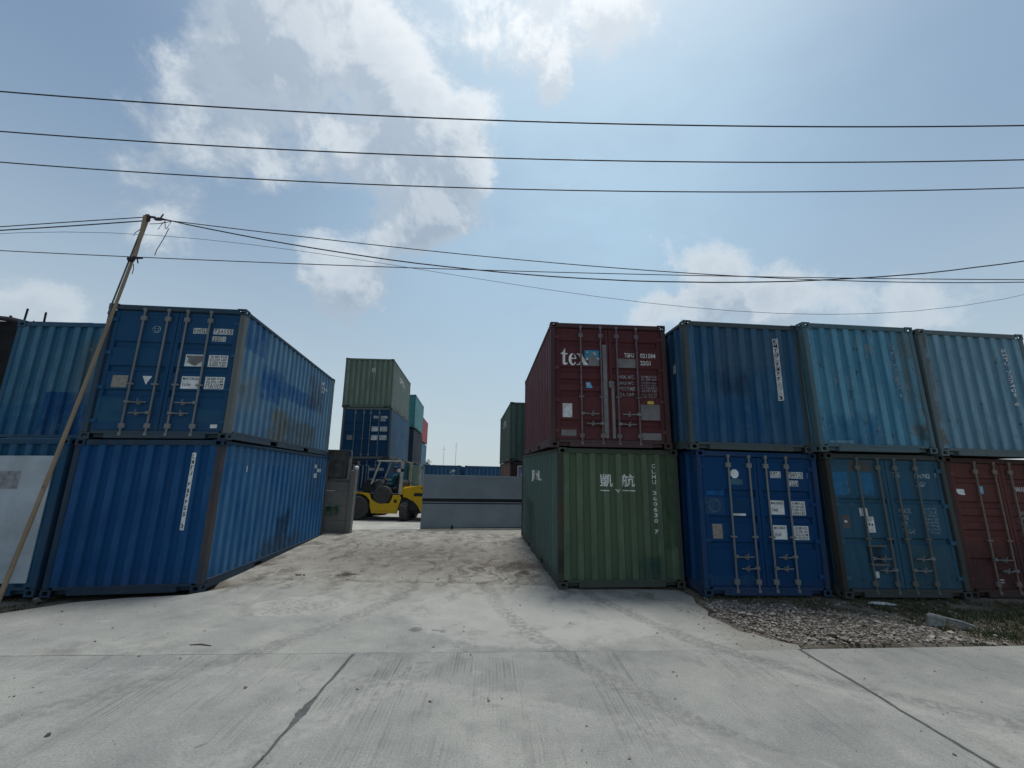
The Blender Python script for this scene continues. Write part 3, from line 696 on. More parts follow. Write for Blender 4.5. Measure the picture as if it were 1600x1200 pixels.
# ------------------------------------------------------------------ containers
B_NAVY, B_MID, B_SKY = (0.006, 0.050, 0.165), (0.012, 0.095, 0.26), (0.045, 0.19, 0.33)
def kit(nm, base, fade, seed, frame=None, **kw):
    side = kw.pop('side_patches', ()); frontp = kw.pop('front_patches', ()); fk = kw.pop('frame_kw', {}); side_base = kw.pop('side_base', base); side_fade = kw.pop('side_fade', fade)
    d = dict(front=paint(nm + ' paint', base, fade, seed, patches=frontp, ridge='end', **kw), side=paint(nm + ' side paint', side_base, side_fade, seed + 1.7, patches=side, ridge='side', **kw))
    fkw = dict(rust=kw.get('rust', .3) + .25, streak=.5, dirt=.5); fkw.update(fk)
    d['frame'] = paint(nm + ' frame paint', frame or base, tuple(.6 * a + .4 * b for a, b in zip(frame or base, (.10, .09, .08))), seed + 3.1, **fkw)
    d['post'] = d['frame']
    return d
RUSTY = (0.075, 0.062, 0.055)
def put(fbl, yaw, t, t2, **kw): return container(Vector(fbl), rad(yaw), rad(t), rad(t2), **kw)
# --- left pair
LLp = (-7.655, 7.277, -.088); ULp = (-7.69, 7.285)
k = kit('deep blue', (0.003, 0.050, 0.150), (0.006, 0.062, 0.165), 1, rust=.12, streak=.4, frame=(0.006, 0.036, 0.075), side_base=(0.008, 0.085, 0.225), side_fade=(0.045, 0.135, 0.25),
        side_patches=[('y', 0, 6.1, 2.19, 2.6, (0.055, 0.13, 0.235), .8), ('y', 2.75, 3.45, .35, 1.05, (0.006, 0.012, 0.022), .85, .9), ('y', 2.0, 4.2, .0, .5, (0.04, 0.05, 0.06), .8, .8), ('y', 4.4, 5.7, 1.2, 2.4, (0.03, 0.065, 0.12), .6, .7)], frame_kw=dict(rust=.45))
k['post_r'] = paint('rusty blue post', (0.035, 0.045, 0.06), (0.10, 0.075, 0.06), 8, rust=.9, streak=.6)
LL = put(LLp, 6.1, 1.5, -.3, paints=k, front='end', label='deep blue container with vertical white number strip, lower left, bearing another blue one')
decal(LL, rect_bm(.70, .795, 1.012, 2.352), M['white'], 'marking_strip', lift=.002)
decal(LL, vtext('KMTU 737755 0', .747, 2.335, 1.03, .062), M['letter_black'], lift=.0035)
decals(LL, [rect_bm(4.86, 5.02, 2.18, 2.29), rect_bm(5.06, 5.44, 2.07, 2.17), rect_bm(4.86, 5.05, 1.90, 2.03)], M['offwhite'], 'marking_plate', 'R')
decal(LL, rect_bm(.97, 1.01, 2.02, 2.14), M['offwhite'], 'sticker', 'R')
zU = above(LLp, ULp, LLp[2], rad(6.1), rad(1.5), rad(-.3))
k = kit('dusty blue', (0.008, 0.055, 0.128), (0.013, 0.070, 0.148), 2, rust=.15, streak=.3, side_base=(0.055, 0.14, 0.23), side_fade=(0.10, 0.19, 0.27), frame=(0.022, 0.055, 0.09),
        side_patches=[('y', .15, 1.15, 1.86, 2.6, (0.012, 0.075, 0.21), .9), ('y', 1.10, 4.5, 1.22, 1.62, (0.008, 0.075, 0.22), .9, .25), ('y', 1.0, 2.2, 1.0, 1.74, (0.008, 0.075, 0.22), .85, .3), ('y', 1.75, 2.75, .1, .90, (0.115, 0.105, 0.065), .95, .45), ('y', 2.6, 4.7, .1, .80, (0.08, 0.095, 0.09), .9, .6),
                      ('y', .18, .46, .90, 1.12, (0.06, 0.065, 0.055), 1.0, .1), ('y', 3.9, 5.2, 1.3, 2.2, (0.05, 0.06, 0.07), .8, .6), ('y', .2, 1.0, .7, 1.4, (0.13, 0.18, 0.215), .8, .7)],
        front_patches=[('x', -1.09, -.60, .325, .74, (0.022, 0.085, 0.13), .9), ('x', .61, 1.08, .32, .55, (0.02, 0.08, 0.13), .9), ('x', -.25, .10, .3, 1.4, (0.006, 0.04, 0.11), .5)], frame_kw=dict(rust=.45))
k['post_r'] = paint('grey blue post', (0.11, 0.125, 0.125), (0.15, 0.15, 0.14), 9, rust=.4, streak=.6)
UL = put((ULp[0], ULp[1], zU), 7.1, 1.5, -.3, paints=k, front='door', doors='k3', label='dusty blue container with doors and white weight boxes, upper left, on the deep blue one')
boxed(UL, 'KMTU', .297, .555, 2.055, 2.170); boxed(UL, '734555', .66, 1.015, 2.057, 2.173); boxed(UL, '3', 1.06, 1.095, 2.06, 2.178, .008); boxed(UL, '22G1', .66, .905, 1.912, 2.012)
info_boxes(UL, (.245, .565, 1.395, 1.630), (.655, 1.0, 1.395, 1.630), (.245, .565, .955, 1.195), (.655, 1.0, .958, 1.195))
decal(UL, poly_bm([[(.30, 1.50), (.36, 1.43), (.44, 1.405), (.55, 1.50), (.55, 1.60), (.30, 1.60)]]), M['primer'], 'torn_sticker', lift=.005)
decal(UL, rect_bm(-.93, -.67, .955, 1.185), M['steel_plate'], 'data_plate'); decal(UL, poly_bm([[(-.432, 1.182), (-.269, 1.182), (-.352, 1.018)]]), M['white'], 'sticker')
decal(UL, rect_bm(.88, 1.0, .212, .280), M['white'], 'sticker', lift=.012)
def ring(cx, cz, r0, r1, a0=0, a1=360, n=20):
    P = []
    for i in range(n):
        p, q = rad(a0 + (a1 - a0) * i / n), rad(a0 + (a1 - a0) * (i + 1) / n)
        P.append([(cx + r0 * math.cos(p), cz + r0 * math.sin(p)), (cx + r1 * math.cos(p), cz + r1 * math.sin(p)), (cx + r1 * math.cos(q), cz + r1 * math.sin(q)), (cx + r0 * math.cos(q), cz + r0 * math.sin(q))])
    return P
decal(UL, poly_bm(ring(-.354, 2.113, .062, .072) + ring(-.38, 2.13, .0, .010, n=6) + ring(-.328, 2.13, .0, .010, n=6) + ring(-.354, 2.11, .032, .040, 200, 340, 8)), M['letter_faded'], 'chalk_drawing')
decals(UL, [fit_text('KMTU', 4.86, 5.15, 2.14, 2.25), fit_text('734555 3', 4.86, 5.48, 2.02, 2.11), fit_text('22G1', 4.86, 5.12, 1.90, 1.99)], M['letter_white'], 'lettering', 'R')
# --- boxes further left
k = kit('mid blue', (0.016, 0.090, 0.165), (0.05, 0.13, 0.19), 3, rust=.2, streak=.8, front_patches=[('x', -.35, 1.1, .1, 1.05, (0.004, 0.052, 0.16), .95), ('x', -1.2, -.3, .0, .8, (0.010, 0.085, 0.19), .8, .5), ('x', .2, .8, .9, 2.2, (0.09, 0.115, 0.12), .7, .8)], peel=.5)
LB0 = (-10.20, 7.20, -.13); LB1 = (-10.62, 8.30)
kb = kit('frame blue', (0.006, 0.055, 0.115), (0.013, 0.075, 0.14), 4, rust=.2, streak=.5)
LBL = put(LB0, 2.0, 1.2, .3, paints=kb, front='end', label='blue container with a large white board on its end, bottom left edge')
bmx = bmesh.new(); box(bmx, -1.06, 1.06, -.012, .012, .21, 2.28, .004)
link('white_board', me_from(bmx, 'white_board'), plain('weathered white board', (0.33, 0.375, 0.41), .6, var=.18, scale=1.6), LBL.root)
bmx = bmesh.new(); box(bmx, .10, .545, -.017, -.0125, 1.72, 2.02)
link('grey_notice', me_from(bmx, 'grey_notice'), plain('scuffed grey notice', (0.21, 0.21, 0.23), .6, var=.35, scale=9), LBL.root)
LBU = put((LB1[0], LB1[1], above(LB0, LB1, LB0[2], rad(2), rad(1.2), rad(.3))), 2.5, 1.2, .3, paints=k, front='end', label='faded mid blue container with darker repainted patch, top left edge behind the leaning pole')
# --- right pair by the driveway
RLp = (.962, 8.14, .015)
k = kit('army green', (0.062, 0.094, 0.056), (0.084, 0.118, 0.072), 5, rust=.12, streak=.6, side_base=(0.06, 0.10, 0.085), side_fade=(0.085, 0.125, 0.105), frame=(0.048, 0.066, 0.050),
        front_patches=[('x', .94, 1.24, .70, 1.40, (0.010, 0.055, 0.022), .9, .25), ('x', .42, .8, .1, .55, (0.012, 0.045, 0.045), .8, .7), ('x', .90, 1.25, 1.40, 2.5, (0.025, 0.045, 0.028), .7, .4)], side_patches=[('y', 3.4, 5.0, .1, 1.3, (0.02, 0.045, 0.05), .8, .7)], frame_kw=dict(rust=.2))
k['post_l'] = paint('rusty green post', (0.04, 0.045, 0.035), (0.065, 0.045, 0.033), 18, rust=.75, streak=.6, patches=[('x', -1.3, -1.05, .26, .67, (0.018, 0.026, 0.022), .9)])
RL = put(RLp, 5.15, .4, 1.2, paints=k, front='end', label='green container with white Chinese characters at the corner of the driveway')
decal(RL, fit_text('凱', -.382, -.124, 1.84, 2.09, .012), M['letter_white']); decal(RL, fit_text('航', .054, .312, 1.845, 2.095, .012), M['letter_white'])
decals(RL, [poly_bm([q]) for q in ([(-.377, 1.762), (-.19, 1.762), (-.19, 1.782), (-.377, 1.782)], [(.056, 1.764), (.318, 1.764), (.318, 1.784), (.056, 1.784)], [(-.085, 1.80), (-.062, 1.80), (-.035, 1.765), (-.01, 1.80), (.012, 1.80), (-.028, 1.745), (-.030, 1.73), (-.042, 1.73), (-.044, 1.745)])], M['letter_white'])
decal(RL, vtext('CLHU 360630 7', .72, 2.31, .95, .055), M['letter_white'])
decal(RL, fit_text('JPNL', -3.80, -2.10, 1.80, 2.12, .03), M['letter_white'], 'lettering', 'L')
k = kit('maroon', (0.080, 0.022, 0.026), (0.102, 0.036, 0.038), 6, rust=.1, streak=.35, side_base=(0.085, 0.028, 0.034), side_fade=(0.12, 0.05, 0.052), frame=(0.06, 0.026, 0.03), frame_kw=dict(rust=.2))
k['bar'] = plain('dull maroon bar', (0.12, 0.095, 0.10), .55, .1, var=.3)
RUxy = (.796, 8.039)
RU = put((RUxy[0], RUxy[1], above(RLp, RUxy, RLp[2], rad(5.15), rad(.4), rad(1.2))), 3.0, .4, 1.2, paints=k, front='door', doors='wave', label='maroon container with tex lettering on its door, on the green one')
def tex():
    s = .34
    t = [[(0, .66), (0, .70), (.14, .80), (.24, 1.0), (.28, 1.0), (.28, .72), (.42, .72), (.42, .64), (.28, .64), (.28, .2), (.31, .1), (.36, .09), (.42, .15), (.44, .13), (.40, .04), (.30, -.02), (.20, -.02), (.13, .05), (.12, .18), (.12, .66)]]
    def ell(cx, cz, rx, rz, a): return (cx + rx * math.cos(rad(a)), cz + rz * math.sin(rad(a)))
    e = []
    for i in range(28):
        a, b = 3 + 325 * i / 28, 3 + 325 * (i + 1) / 28
        e.append([ell(.74, .345, .245, .375, a), ell(.74, .345, .245, .375, b), ell(.785, .365, .115, .315, b), ell(.785, .365, .115, .315, a)])
    bar = [[(.64, .37), (.94, .37), (.94, .435), (.64, .435)]]
    x1 = [[(1.06, .72), (1.30, .72), (1.72, 0), (1.46, 0)]]; x2 = [[(1.06, 0), (1.14, 0), (1.42, .42), (1.36, .47)]]
    sr = [[(1.00, 0), (1.24, 0), (1.24, .05), (1.00, .05)], [(1.02, .66), (1.36, .66), (1.36, .715), (1.02, .715)], [(1.40, 0), (1.78, 0), (1.78, .05), (1.40, .05)]]
    f = lambda P: poly_bm([[(-1.005 + u * s * .98, 1.69 + v * s) for u, v in p] for p in P])
    for i, P in enumerate((t + e, bar + x1, x2, sr)): decal(RU, f(P), M['letter_white'], lift=.003 + .0007 * i)
tex()
decal(RU, rect_bm(-.505, -.20, 1.85, 2.01), M['teal_sticker'], 'torn_sticker', lift=.0065); decal(RU, poly_bm([[(-.44, 1.68), (-.20, 1.68), (-.20, 1.83), (-.27, 1.86), (-.30, 1.95), (-.36, 1.99), (-.40, 1.90), (-.42, 1.80)]]), M['grey_tape'], 'torn_sticker', lift=.0085)
decal(RU, poly_bm([[(-.33, 1.97), (-.29, 1.975), (-.25, 1.92), (-.29, 1.91)], [(-.49, 1.84), (-.43, 1.85), (-.42, 1.80), (-.47, 1.79)], [(-.27, 1.85), (-.20, 1.85), (-.20, 1.80)], [(-.46, 1.98), (-.43, 1.98), (-.43, 1.955), (-.46, 1.955)]]), M['offwhite'], 'torn_sticker', lift=.010)
decal(RU, poly_bm([[(-.482, 1.21), (-.352, 1.21), (-.385, 1.335), (-.475, 1.335)]]), M['blue_sticker'], 'sticker'); decal(RU, fit_text('GL', -.478, -.395, 1.26, 1.32, .03), M['white'], lift=.005)
decal(RU, rect_bm(-.975, -.78, .60, .882), M['offwhite'], 'sticker'); decal(RU, rect_bm(-1.0, -.70, .18, .35), M['primer'], 'primer_patch')
decal(RU, rect_bm(.635, 1.03, .575, .893), M['primer'], 'primer_patch'); decal(RU, rect_bm(.635, 1.03, .17, .31), M['primer'], 'primer_patch', lift=.012); decal(RU, rect_bm(.20, .575, 1.66, 1.852), M['primer'], 'primer_patch')
decal(RU, poly_bm([[(.775, .905), (.915, .905), (.905, .968), (.785, .968)]]), M['yellow_tag'], 'sticker', lift=.006)
decals(RU, [fit_text('TGHU', .335, .545, 1.883, 1.976), fit_text('021584', .675, 1.0, 1.878, 1.977), fit_text('0', 1.056, 1.10, 1.872, 1.972), fit_text('22G1', .672, .889, 1.722, 1.818)], M['letter_white'])
decals(RU, [fit_text(s, .19, .535, z, z + .07, .01) for s, z in (('MAX. WT.', 1.428), ('TARE WT.', 1.303), ('PAYLOAD', 1.183), ('CU. CAP.', 1.066))], M['letter_faded'])
decals(RU, [fit_text(s, .675, .995, 1.458 - i * .060, 1.458 - i * .060 + .042, .0) for i, s in enumerate(('30.480 KGS', '67.200 LBS', '2.230 KGS', '4.920 LBS', '28.250 KGS', '62.280 LBS', '33.2 CU.M', '1.172 CU.FT'))], M['letter_faded'])
bmx = bmesh.new(); box(bmx, -.135, -.045, .022, .041, .19, 2.135, .004); link('edge_strip', me_from(bmx, 'edge_strip'), M['primer'], RU.door[-1])
bmx = bmesh.new(); box(bmx, .035, .095, .022, .041, .19, 1.36, .004); box(bmx, -.02, .035, -.01, .040, 1.22, 1.36, .006); link('edge_strip', me_from(bmx, 'edge_strip'), M['primer'], RU.door[1])
# --- right row
R2p = (3.536, 7.877, .010); R2xy = (3.427, 7.767)
k = kit('strong blue', (0.002, 0.038, 0.120), (0.004, 0.048, 0.135), 7, rust=.08, streak=.25, front_patches=[('x', -1.04, -.68, 1.75, 1.87, (0.015, 0.12, 0.33), 1), ('x', -1.10, -.71, 1.415, 1.73, (0.035, 0.075, 0.13), .9), ('x', -.55, -.27, 1.43, 1.70, (0.006, 0.04, 0.085), .8), ('x', -1.08, -.2, .2, .34, (0.012, 0.07, 0.13), .8)])
R2L = put(R2p, 4.9, -.2, 1.4, paints=k, front='door', doors='k3', label='strong blue container with doors and a white round sticker, beside the green one')
boxed(R2L, 'KMTU', .268, .485, 2.103, 2.225); boxed(R2L, '734925', .60, .945, 2.101, 2.223); boxed(R2L, '0', 1.03, 1.075, 2.10, 2.213, .01); boxed(R2L, '22G1', .60, .828, 1.952, 2.060)
info_boxes(R2L, (.21, .49, 1.425, 1.68), (.627, .92, 1.418, 1.675), (.225, .497, .977, 1.23), (.64, .935, .972, 1.223))
decal(R2L, poly_bm([[(-.456 + .088 * math.cos(rad(22.5 + 45 * i)), 2.16 + .09 * math.sin(rad(22.5 + 45 * i))) for i in range(8)]]), M['white'], 'sticker')
decal(R2L, rect_bm(-.97, -.78, .975, 1.236), M['steel_plate'], 'data_plate'); decal(R2L, poly_bm(ring(-.9, 1.57, .10, .125)), M['primer_teal'], 'scuffed_mark', lift=.002)
decal(R2L, rect_bm(-.585, -.295, 1.390, 1.432), M['offwhite'], 'sticker'); decal(R2L, rect_bm(-.60, -.30, 1.96, 2.06), M['primer_teal'], 'primer_patch')
k = kit('worn navy blue', (0.010, 0.064, 0.135), (0.038, 0.092, 0.155), 8, rust=.25, streak=.8, front_patches=[('x', -.78, .1, 1.05, 1.6, (0.008, 0.028, 0.06), .7, .9), ('x', .36, .46, .66, .77, (0.006, 0.03, 0.07), .8, .2), ('x', -1.2, .3, .0, 1.0, (0.006, 0.058, 0.155), .8, .6), ('x', -.6, .9, 1.6, 2.5, (0.055, 0.095, 0.14), .6, .8)], frame=(0.05, 0.075, 0.085), frame_kw=dict(rust=.5))
R2U = put((R2xy[0], R2xy[1], above(R2p, R2xy, R2p[2], rad(4.9), rad(-.2), rad(1.4))), 3.6, -.2, 1.4, paints=k, front='end', label='worn navy container with white number strip on its corrugated end, upper row next to maroon')
decal(R2U, rect_bm(.668, .755, 1.01, 2.297), M['offwhite'], 'marking_strip', lift=.002); decal(R2U, vtext('KMTU 737713 3', .711, 2.285, 1.02, .052), M['letter_black'], lift=.0035)
decal(R2U, rect_bm(-.62, -.45, 1.60, 1.78), M['offwhite'], 'sticker', 'L')
R3p = (6.088, 7.928, .018); R3xy = (5.86, 7.70)
k = kit('teal blue', (0.020, 0.072, 0.120), (0.036, 0.10, 0.150), 9, rust=.35, streak=.6, front_patches=[('x', -1.12, -.79, 1.80, 2.23, (0.025, 0.14, 0.28), .95), ('x', -.65, -.29, 1.80, 2.23, (0.025, 0.14, 0.28), .95), ('x', .16, .45, 1.76, 2.05, (0.015, 0.085, 0.17), .9), ('x', -.64, -.30, .57, .88, (0.008, 0.02, 0.03), .85), ('x', .2, 1.0, .2, .9, (0.04, 0.085, 0.10), .8), ('x', -.75, -.25, 2.25, 2.45, (0.10, 0.07, 0.045), .7)], frame=(0.045, 0.06, 0.06), frame_kw=dict(rust=.75), peel=.15)
k['post_l'] = paint('corroded post', (0.035, 0.038, 0.036), (0.05, 0.04, 0.032), 28, rust=.9, streak=.7)
k['bar'] = paint('rusted bar', (0.11, 0.12, 0.115), (0.13, 0.12, 0.10), 29, rust=.7)
R3L = put(R3p, 3.0, .2, .25, paints=k, front='door', doors='k2', label='teal blue container with patched doors and pasted papers, between blue and maroon door ends')
decals(R3L, [fit_text('TRIU', .135, .28, 2.142, 2.245), fit_text('166983', .585, .90, 2.134, 2.230), fit_text('5', 1.0, 1.04, 2.15, 2.235), fit_text('22G1', .58, .77, 1.976, 2.073)], M['letter_faded'])
decals(R3L, [fit_text(s, .137, .137 + w, z, z + .085, .0) for s, w, z in (('MAX.GR.', .25, 1.482), ('TARE', .17, 1.36), ('NET', .13, 1.24), ('CU.CAP.', .27, 1.116))], M['letter_faded'])
decals(R3L, [fit_text(s, .645, .90, 1.545 - i * .062, 1.545 - i * .062 + .043, .0) for i, s in enumerate(('30.480 KG', '67.200 LB', '2.180 KG', '4.810 LB', '28.300 KG', '62.390 LB', '33.2 CU.M', '1.172 CU.F'))], M['letter_faded'])
decal(R3L, rect_bm(-1.02, -.875, 1.19, 1.435), plain('brown card', (0.085, 0.07, 0.06), .7), 'data_plate'); decal(R3L, rect_bm(-.985, -.93, 1.30, 1.335), M['white'], 'sticker', lift=.006)
decal(R3L, poly_bm([[(-.659, 1.565), (-.50, 1.568), (-.49, 1.42), (-.655, 1.418)]]), M['offwhite'], 'paper_notice'); decal(R3L, poly_bm([[(-.562, 1.415), (-.40, 1.41), (-.395, 1.125), (-.55, 1.123)]]), M['offwhite'], 'paper_notice', lift=.005)
decal(R3L, poly_bm([[(-.52, 1.29), (-.49, 1.29), (-.49, 1.25), (-.52, 1.25)], [(-.46, 1.285), (-.43, 1.285), (-.43, 1.25), (-.46, 1.25)], [(-.53, 1.37), (-.42, 1.37), (-.42, 1.362), (-.53, 1.362)], [(-.53, 1.34), (-.44, 1.34), (-.44, 1.333), (-.53, 1.333)]]), M['letter_black'], 'lettering', lift=.007)
decal(R3L, rect_bm(-.575, -.465, .335, .445), M['offwhite'], 'sticker')
bmx = bmesh.new(); box(bmx, -.62, -.27, .0, .047, .545, .585, .006); box(bmx, -.62, -.27, .0, .047, .875, .905, .006); link('lock_frame', me_from(bmx, 'lock_frame'), k['bar'], R3L.door[-1])
k = kit('peeling light blue', (0.048, 0.175, 0.262), (0.085, 0.215, 0.295), 10, rust=.45, streak=.8, peel=1.6, frame=(0.075, 0.135, 0.16), frame_kw=dict(rust=.55), front_patches=[('x', -1.1, .1, .0, .7, (0.02, 0.11, 0.22), .8, .5), ('x', .80, 1.1, .3, 2.5, (0.11, 0.13, 0.12), .8, .5), ('x', .95, 1.2, .15, .6, (0.02, 0.025, 0.028), .9, .6)])
R3U = put((R3xy[0], R3xy[1], above(R3p, R3xy, R3p[2], rad(3), rad(.2), rad(.25))), 5.1, .5, .25, paints=k, front='end', label='light blue container with badly peeling corrugated end, second in the upper right row')
decal(R3U, vtext('KMTU 737235 1', .715, 2.24, 1.09, .05), M['letter_faded'])
decal(R3U, rect_bm(-1.02, -.52, .16, .225), plain('pale primer', (0.10, 0.20, 0.27), .6), 'primer_patch', lift=.008)
R4p = (8.627, 8.182, .006); R4xy = (8.352, 7.91)
k = kit('brick maroon', (0.100, 0.032, 0.028), (0.118, 0.048, 0.042), 11, rust=.25, streak=.5, front_patches=[('x', -1.2, 1.2, -.1, .95, (0.055, 0.026, 0.026), .9, .5)], frame=(0.055, 0.020, 0.020))
k['bar'] = plain('maroon bar', (0.16, 0.115, 0.105), .55)
R4L = put(R4p, 4.0, -.2, .6, paints=k, front='door', doors='wave2', label='brick maroon container with wavy doors at the right edge')
decal(R4L, poly_bm([[(-1.10, 1.975), (-.87, 1.97), (-.86, 1.86), (-.93, 1.862), (-1.0, 1.875), (-1.02, 1.90), (-1.06, 1.91)]]), M['white'], 'torn_sticker')
decal(R4L, rect_bm(-.565, -.45, 1.89, 2.04), M['blue_sticker'], 'sticker'); decal(R4L, fit_text('GL', -.555, -.47, 1.93, 2.02, .03), M['offwhite'], lift=.005)
decal(R4L, fit_text('RWAU', .19, .50, 1.945, 2.04), M['letter_white']); decals(R4L, [fit_text(s, .2, .55, z, z + .07, .0) for s, z in (('MAX.GR.', 1.50), ('TARE', 1.40), ('NET', 1.29), ('CU.CAP.', 1.17))], M['letter_faded'])
decals(R4L, [poly_bm([[(-.50, .255), (-.415, .255), (-.415, .275), (-.50, .275)], [(-.50, .30), (-.415, .30), (-.415, .32), (-.50, .32)]])], M['offwhite'], 'sticker')
k = kit('pale blue', (0.095, 0.195, 0.262), (0.14, 0.24, 0.305), 12, rust=.35, streak=.7, peel=1.2, frame=(0.10, 0.14, 0.15), frame_kw=dict(rust=.5), front_patches=[('x', -1.25, -.98, .2, 2.5, (0.10, 0.08, 0.05), .95, .35)])
R4U = put((R4xy[0], R4xy[1], above(R4p, R4xy, R4p[2], rad(4), rad(-.2), rad(.6))), 4.8, .1, .6, paints=k, front='end', label='pale blue container with rust-streaked left edge at the far right of the upper row')
decal(R4U, vtext('KMTU 737401 6', .737, 2.26, 1.04, .05), M['letter_white'])

# --- the yard behind the gate
def far(fbl, yaw, t, t2, base, fade, seed, label, front='door', rust=.2, frame=None, sb=None, **kw):
    k = kit('yard paint %d' % seed, base, fade, seed, rust=rust, streak=.5, side_base=sb or base, side_fade=sb or fade, frame=frame)
    return put(fbl, yaw, t, t2, paints=k, front=front, detail=1, label=label, **kw)
YZ = .065
FLp = (-8.42, 20.35, YZ); zz = [YZ, YZ + 2.60, YZ + 5.20]
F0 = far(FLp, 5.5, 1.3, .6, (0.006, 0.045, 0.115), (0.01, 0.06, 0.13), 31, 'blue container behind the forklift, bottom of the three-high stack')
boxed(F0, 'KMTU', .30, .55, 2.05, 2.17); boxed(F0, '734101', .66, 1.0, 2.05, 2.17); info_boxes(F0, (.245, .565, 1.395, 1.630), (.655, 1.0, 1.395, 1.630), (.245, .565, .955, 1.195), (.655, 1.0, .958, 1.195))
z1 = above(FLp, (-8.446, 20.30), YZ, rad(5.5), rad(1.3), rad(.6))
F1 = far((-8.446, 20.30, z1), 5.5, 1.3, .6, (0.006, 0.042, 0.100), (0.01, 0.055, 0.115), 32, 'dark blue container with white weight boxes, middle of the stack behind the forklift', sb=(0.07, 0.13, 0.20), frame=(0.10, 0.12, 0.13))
boxed(F1, 'KMTU', .30, .55, 2.05, 2.17); boxed(F1, '734612', .66, 1.0, 2.05, 2.17); boxed(F1, '5', 1.05, 1.09, 2.06, 2.17, .008); boxed(F1, '22G1', .66, .9, 1.91, 2.01)
info_boxes(F1, (.245, .565, 1.395, 1.630), (.655, 1.0, 1.395, 1.630), (.245, .565, .955, 1.195), (.655, 1.0, .958, 1.195)); decal(F1, rect_bm(-.93, -.67, .955, 1.185), M['steel_plate'], 'data_plate')
z2 = above((-8.446, 20.30), (-8.583, 20.296), z1, rad(5.5), rad(1.3), rad(.6))
F2 = far((-8.583, 20.296, z2), 5.5, 1.3, .6, (0.110, 0.150, 0.112), (0.14, 0.18, 0.138), 33, 'green container on top of the three-high stack behind the forklift', 'end', sb=(0.16, 0.195, 0.17))
decal(F2, fit_text('航', .10, .33, 1.86, 2.10, .01), M['letter_white']); decal(F2, fit_text('CPNL', 2.0, 3.8, 1.80, 2.10, .02), M['letter_white'], 'lettering', 'R'); decal(F2, vtext('CLHU 360411 3', .73, 2.31, 1.2, .04), M['letter_faded'])
SY, SX = 31.2, -9.85
G = []
for i, (b, s, lab, fr) in enumerate((((0.02, 0.075, 0.045), (0.05, 0.10, 0.07), 'dark green container on the ground behind the forklift, second row', 'end'),
                                   ((0.012, 0.028, 0.045), (0.05, 0.055, 0.065), 'near-black navy container in the second row, under the teal one', 'door'),
                                   ((0.05, 0.20, 0.21), (0.12, 0.26, 0.26), 'teal container on top of the second row behind the green one', 'door'))):
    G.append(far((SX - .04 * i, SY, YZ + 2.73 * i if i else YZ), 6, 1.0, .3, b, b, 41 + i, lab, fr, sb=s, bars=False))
H = []
for i, (b, lab) in enumerate((((0.06, 0.13, 0.22), 'blue-grey container at the bottom of the farthest left stack'), ((0.07, 0.15, 0.22), 'blue-grey container under the pink one in the farthest stack'), ((0.33, 0.085, 0.10), 'faded pink-red container on top of the farthest left stack'))):
    H.append(far((-11.95, 43.4, YZ + 2.72 * i if i else YZ), 6, .6, .2, b, tuple(v * 1.2 for v in b), 51 + i, lab, 'end'))
RFp = (.02, 17.85, YZ)
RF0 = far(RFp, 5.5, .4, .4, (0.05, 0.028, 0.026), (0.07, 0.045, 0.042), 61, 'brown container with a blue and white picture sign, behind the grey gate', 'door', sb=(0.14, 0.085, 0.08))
decal(RF0, rect_bm(-.90, -.06, 1.70, 2.42), M['offwhite'], 'picture_sign', lift=.012); decal(RF0, rect_bm(-.86, -.10, 1.84, 2.38), plain('sign sky', (0.16, 0.17, 0.24), .6), 'picture_sign', lift=.016)
decal(RF0, poly_bm([[(-.60, 1.86), (-.12, 1.86), (-.12, 2.06), (-.45, 2.02)]]), plain('sign blue', (0.03, 0.07, 0.26), .6), 'picture_sign', lift=.019)
for kk, (r0, r1, cc) in enumerate(((.60, .68, (.36, .38, .44)), (.42, .50, (.30, .36, .22)), (.27, .33, (.36, .38, .44)))):
    decal(RF0, poly_bm([[(u, z) for u, z in q] for q in ring(-.22, 1.70 - .02 * kk, r0 * .95, r1 * .95, 75, 150, 8)]), plain('sign wave %d' % kk, cc, .6), 'picture_sign', lift=.022 + .003 * kk)
RF1 = far((-.03, 17.78, YZ + 2.60), 5.5, .4, .4, (0.055, 0.085, 0.072), (0.07, 0.10, 0.085), 62, 'dark green container stacked above the gate on the right', 'end', sb=(0.075, 0.10, 0.085))
decal(RF1, fit_text('CPNL', -3.8, -2.1, 1.75, 2.10, .02), M['letter_white'], 'lettering', 'L')
CB1 = far((-5.72, 27.2, YZ), 2, 0, 0, (0.035, 0.105, 0.20), (0.045, 0.12, 0.215), 71, 'blue container with white emblem peeking over the gate', 'end')
decal(CB1, poly_bm([[(.62, 2.22), (.74, 2.36), (.80, 2.30), (.95, 2.24), (.82, 2.20), (.78, 2.10), (.72, 2.18)], [(.60, 2.20), (.67, 2.15), (.62, 2.08), (.55, 2.14)], [(.72, 2.02), (.78, 2.02), (.78, 1.93), (.72, 1.93)]]), M['letter_white'], 'emblem')
CB2 = far((-2.98, 27.3, YZ), 2, 0, 0, (0.032, 0.095, 0.18), (0.04, 0.11, 0.195), 72, 'plain blue container peeking over the gate, right of the emblem one', 'end')

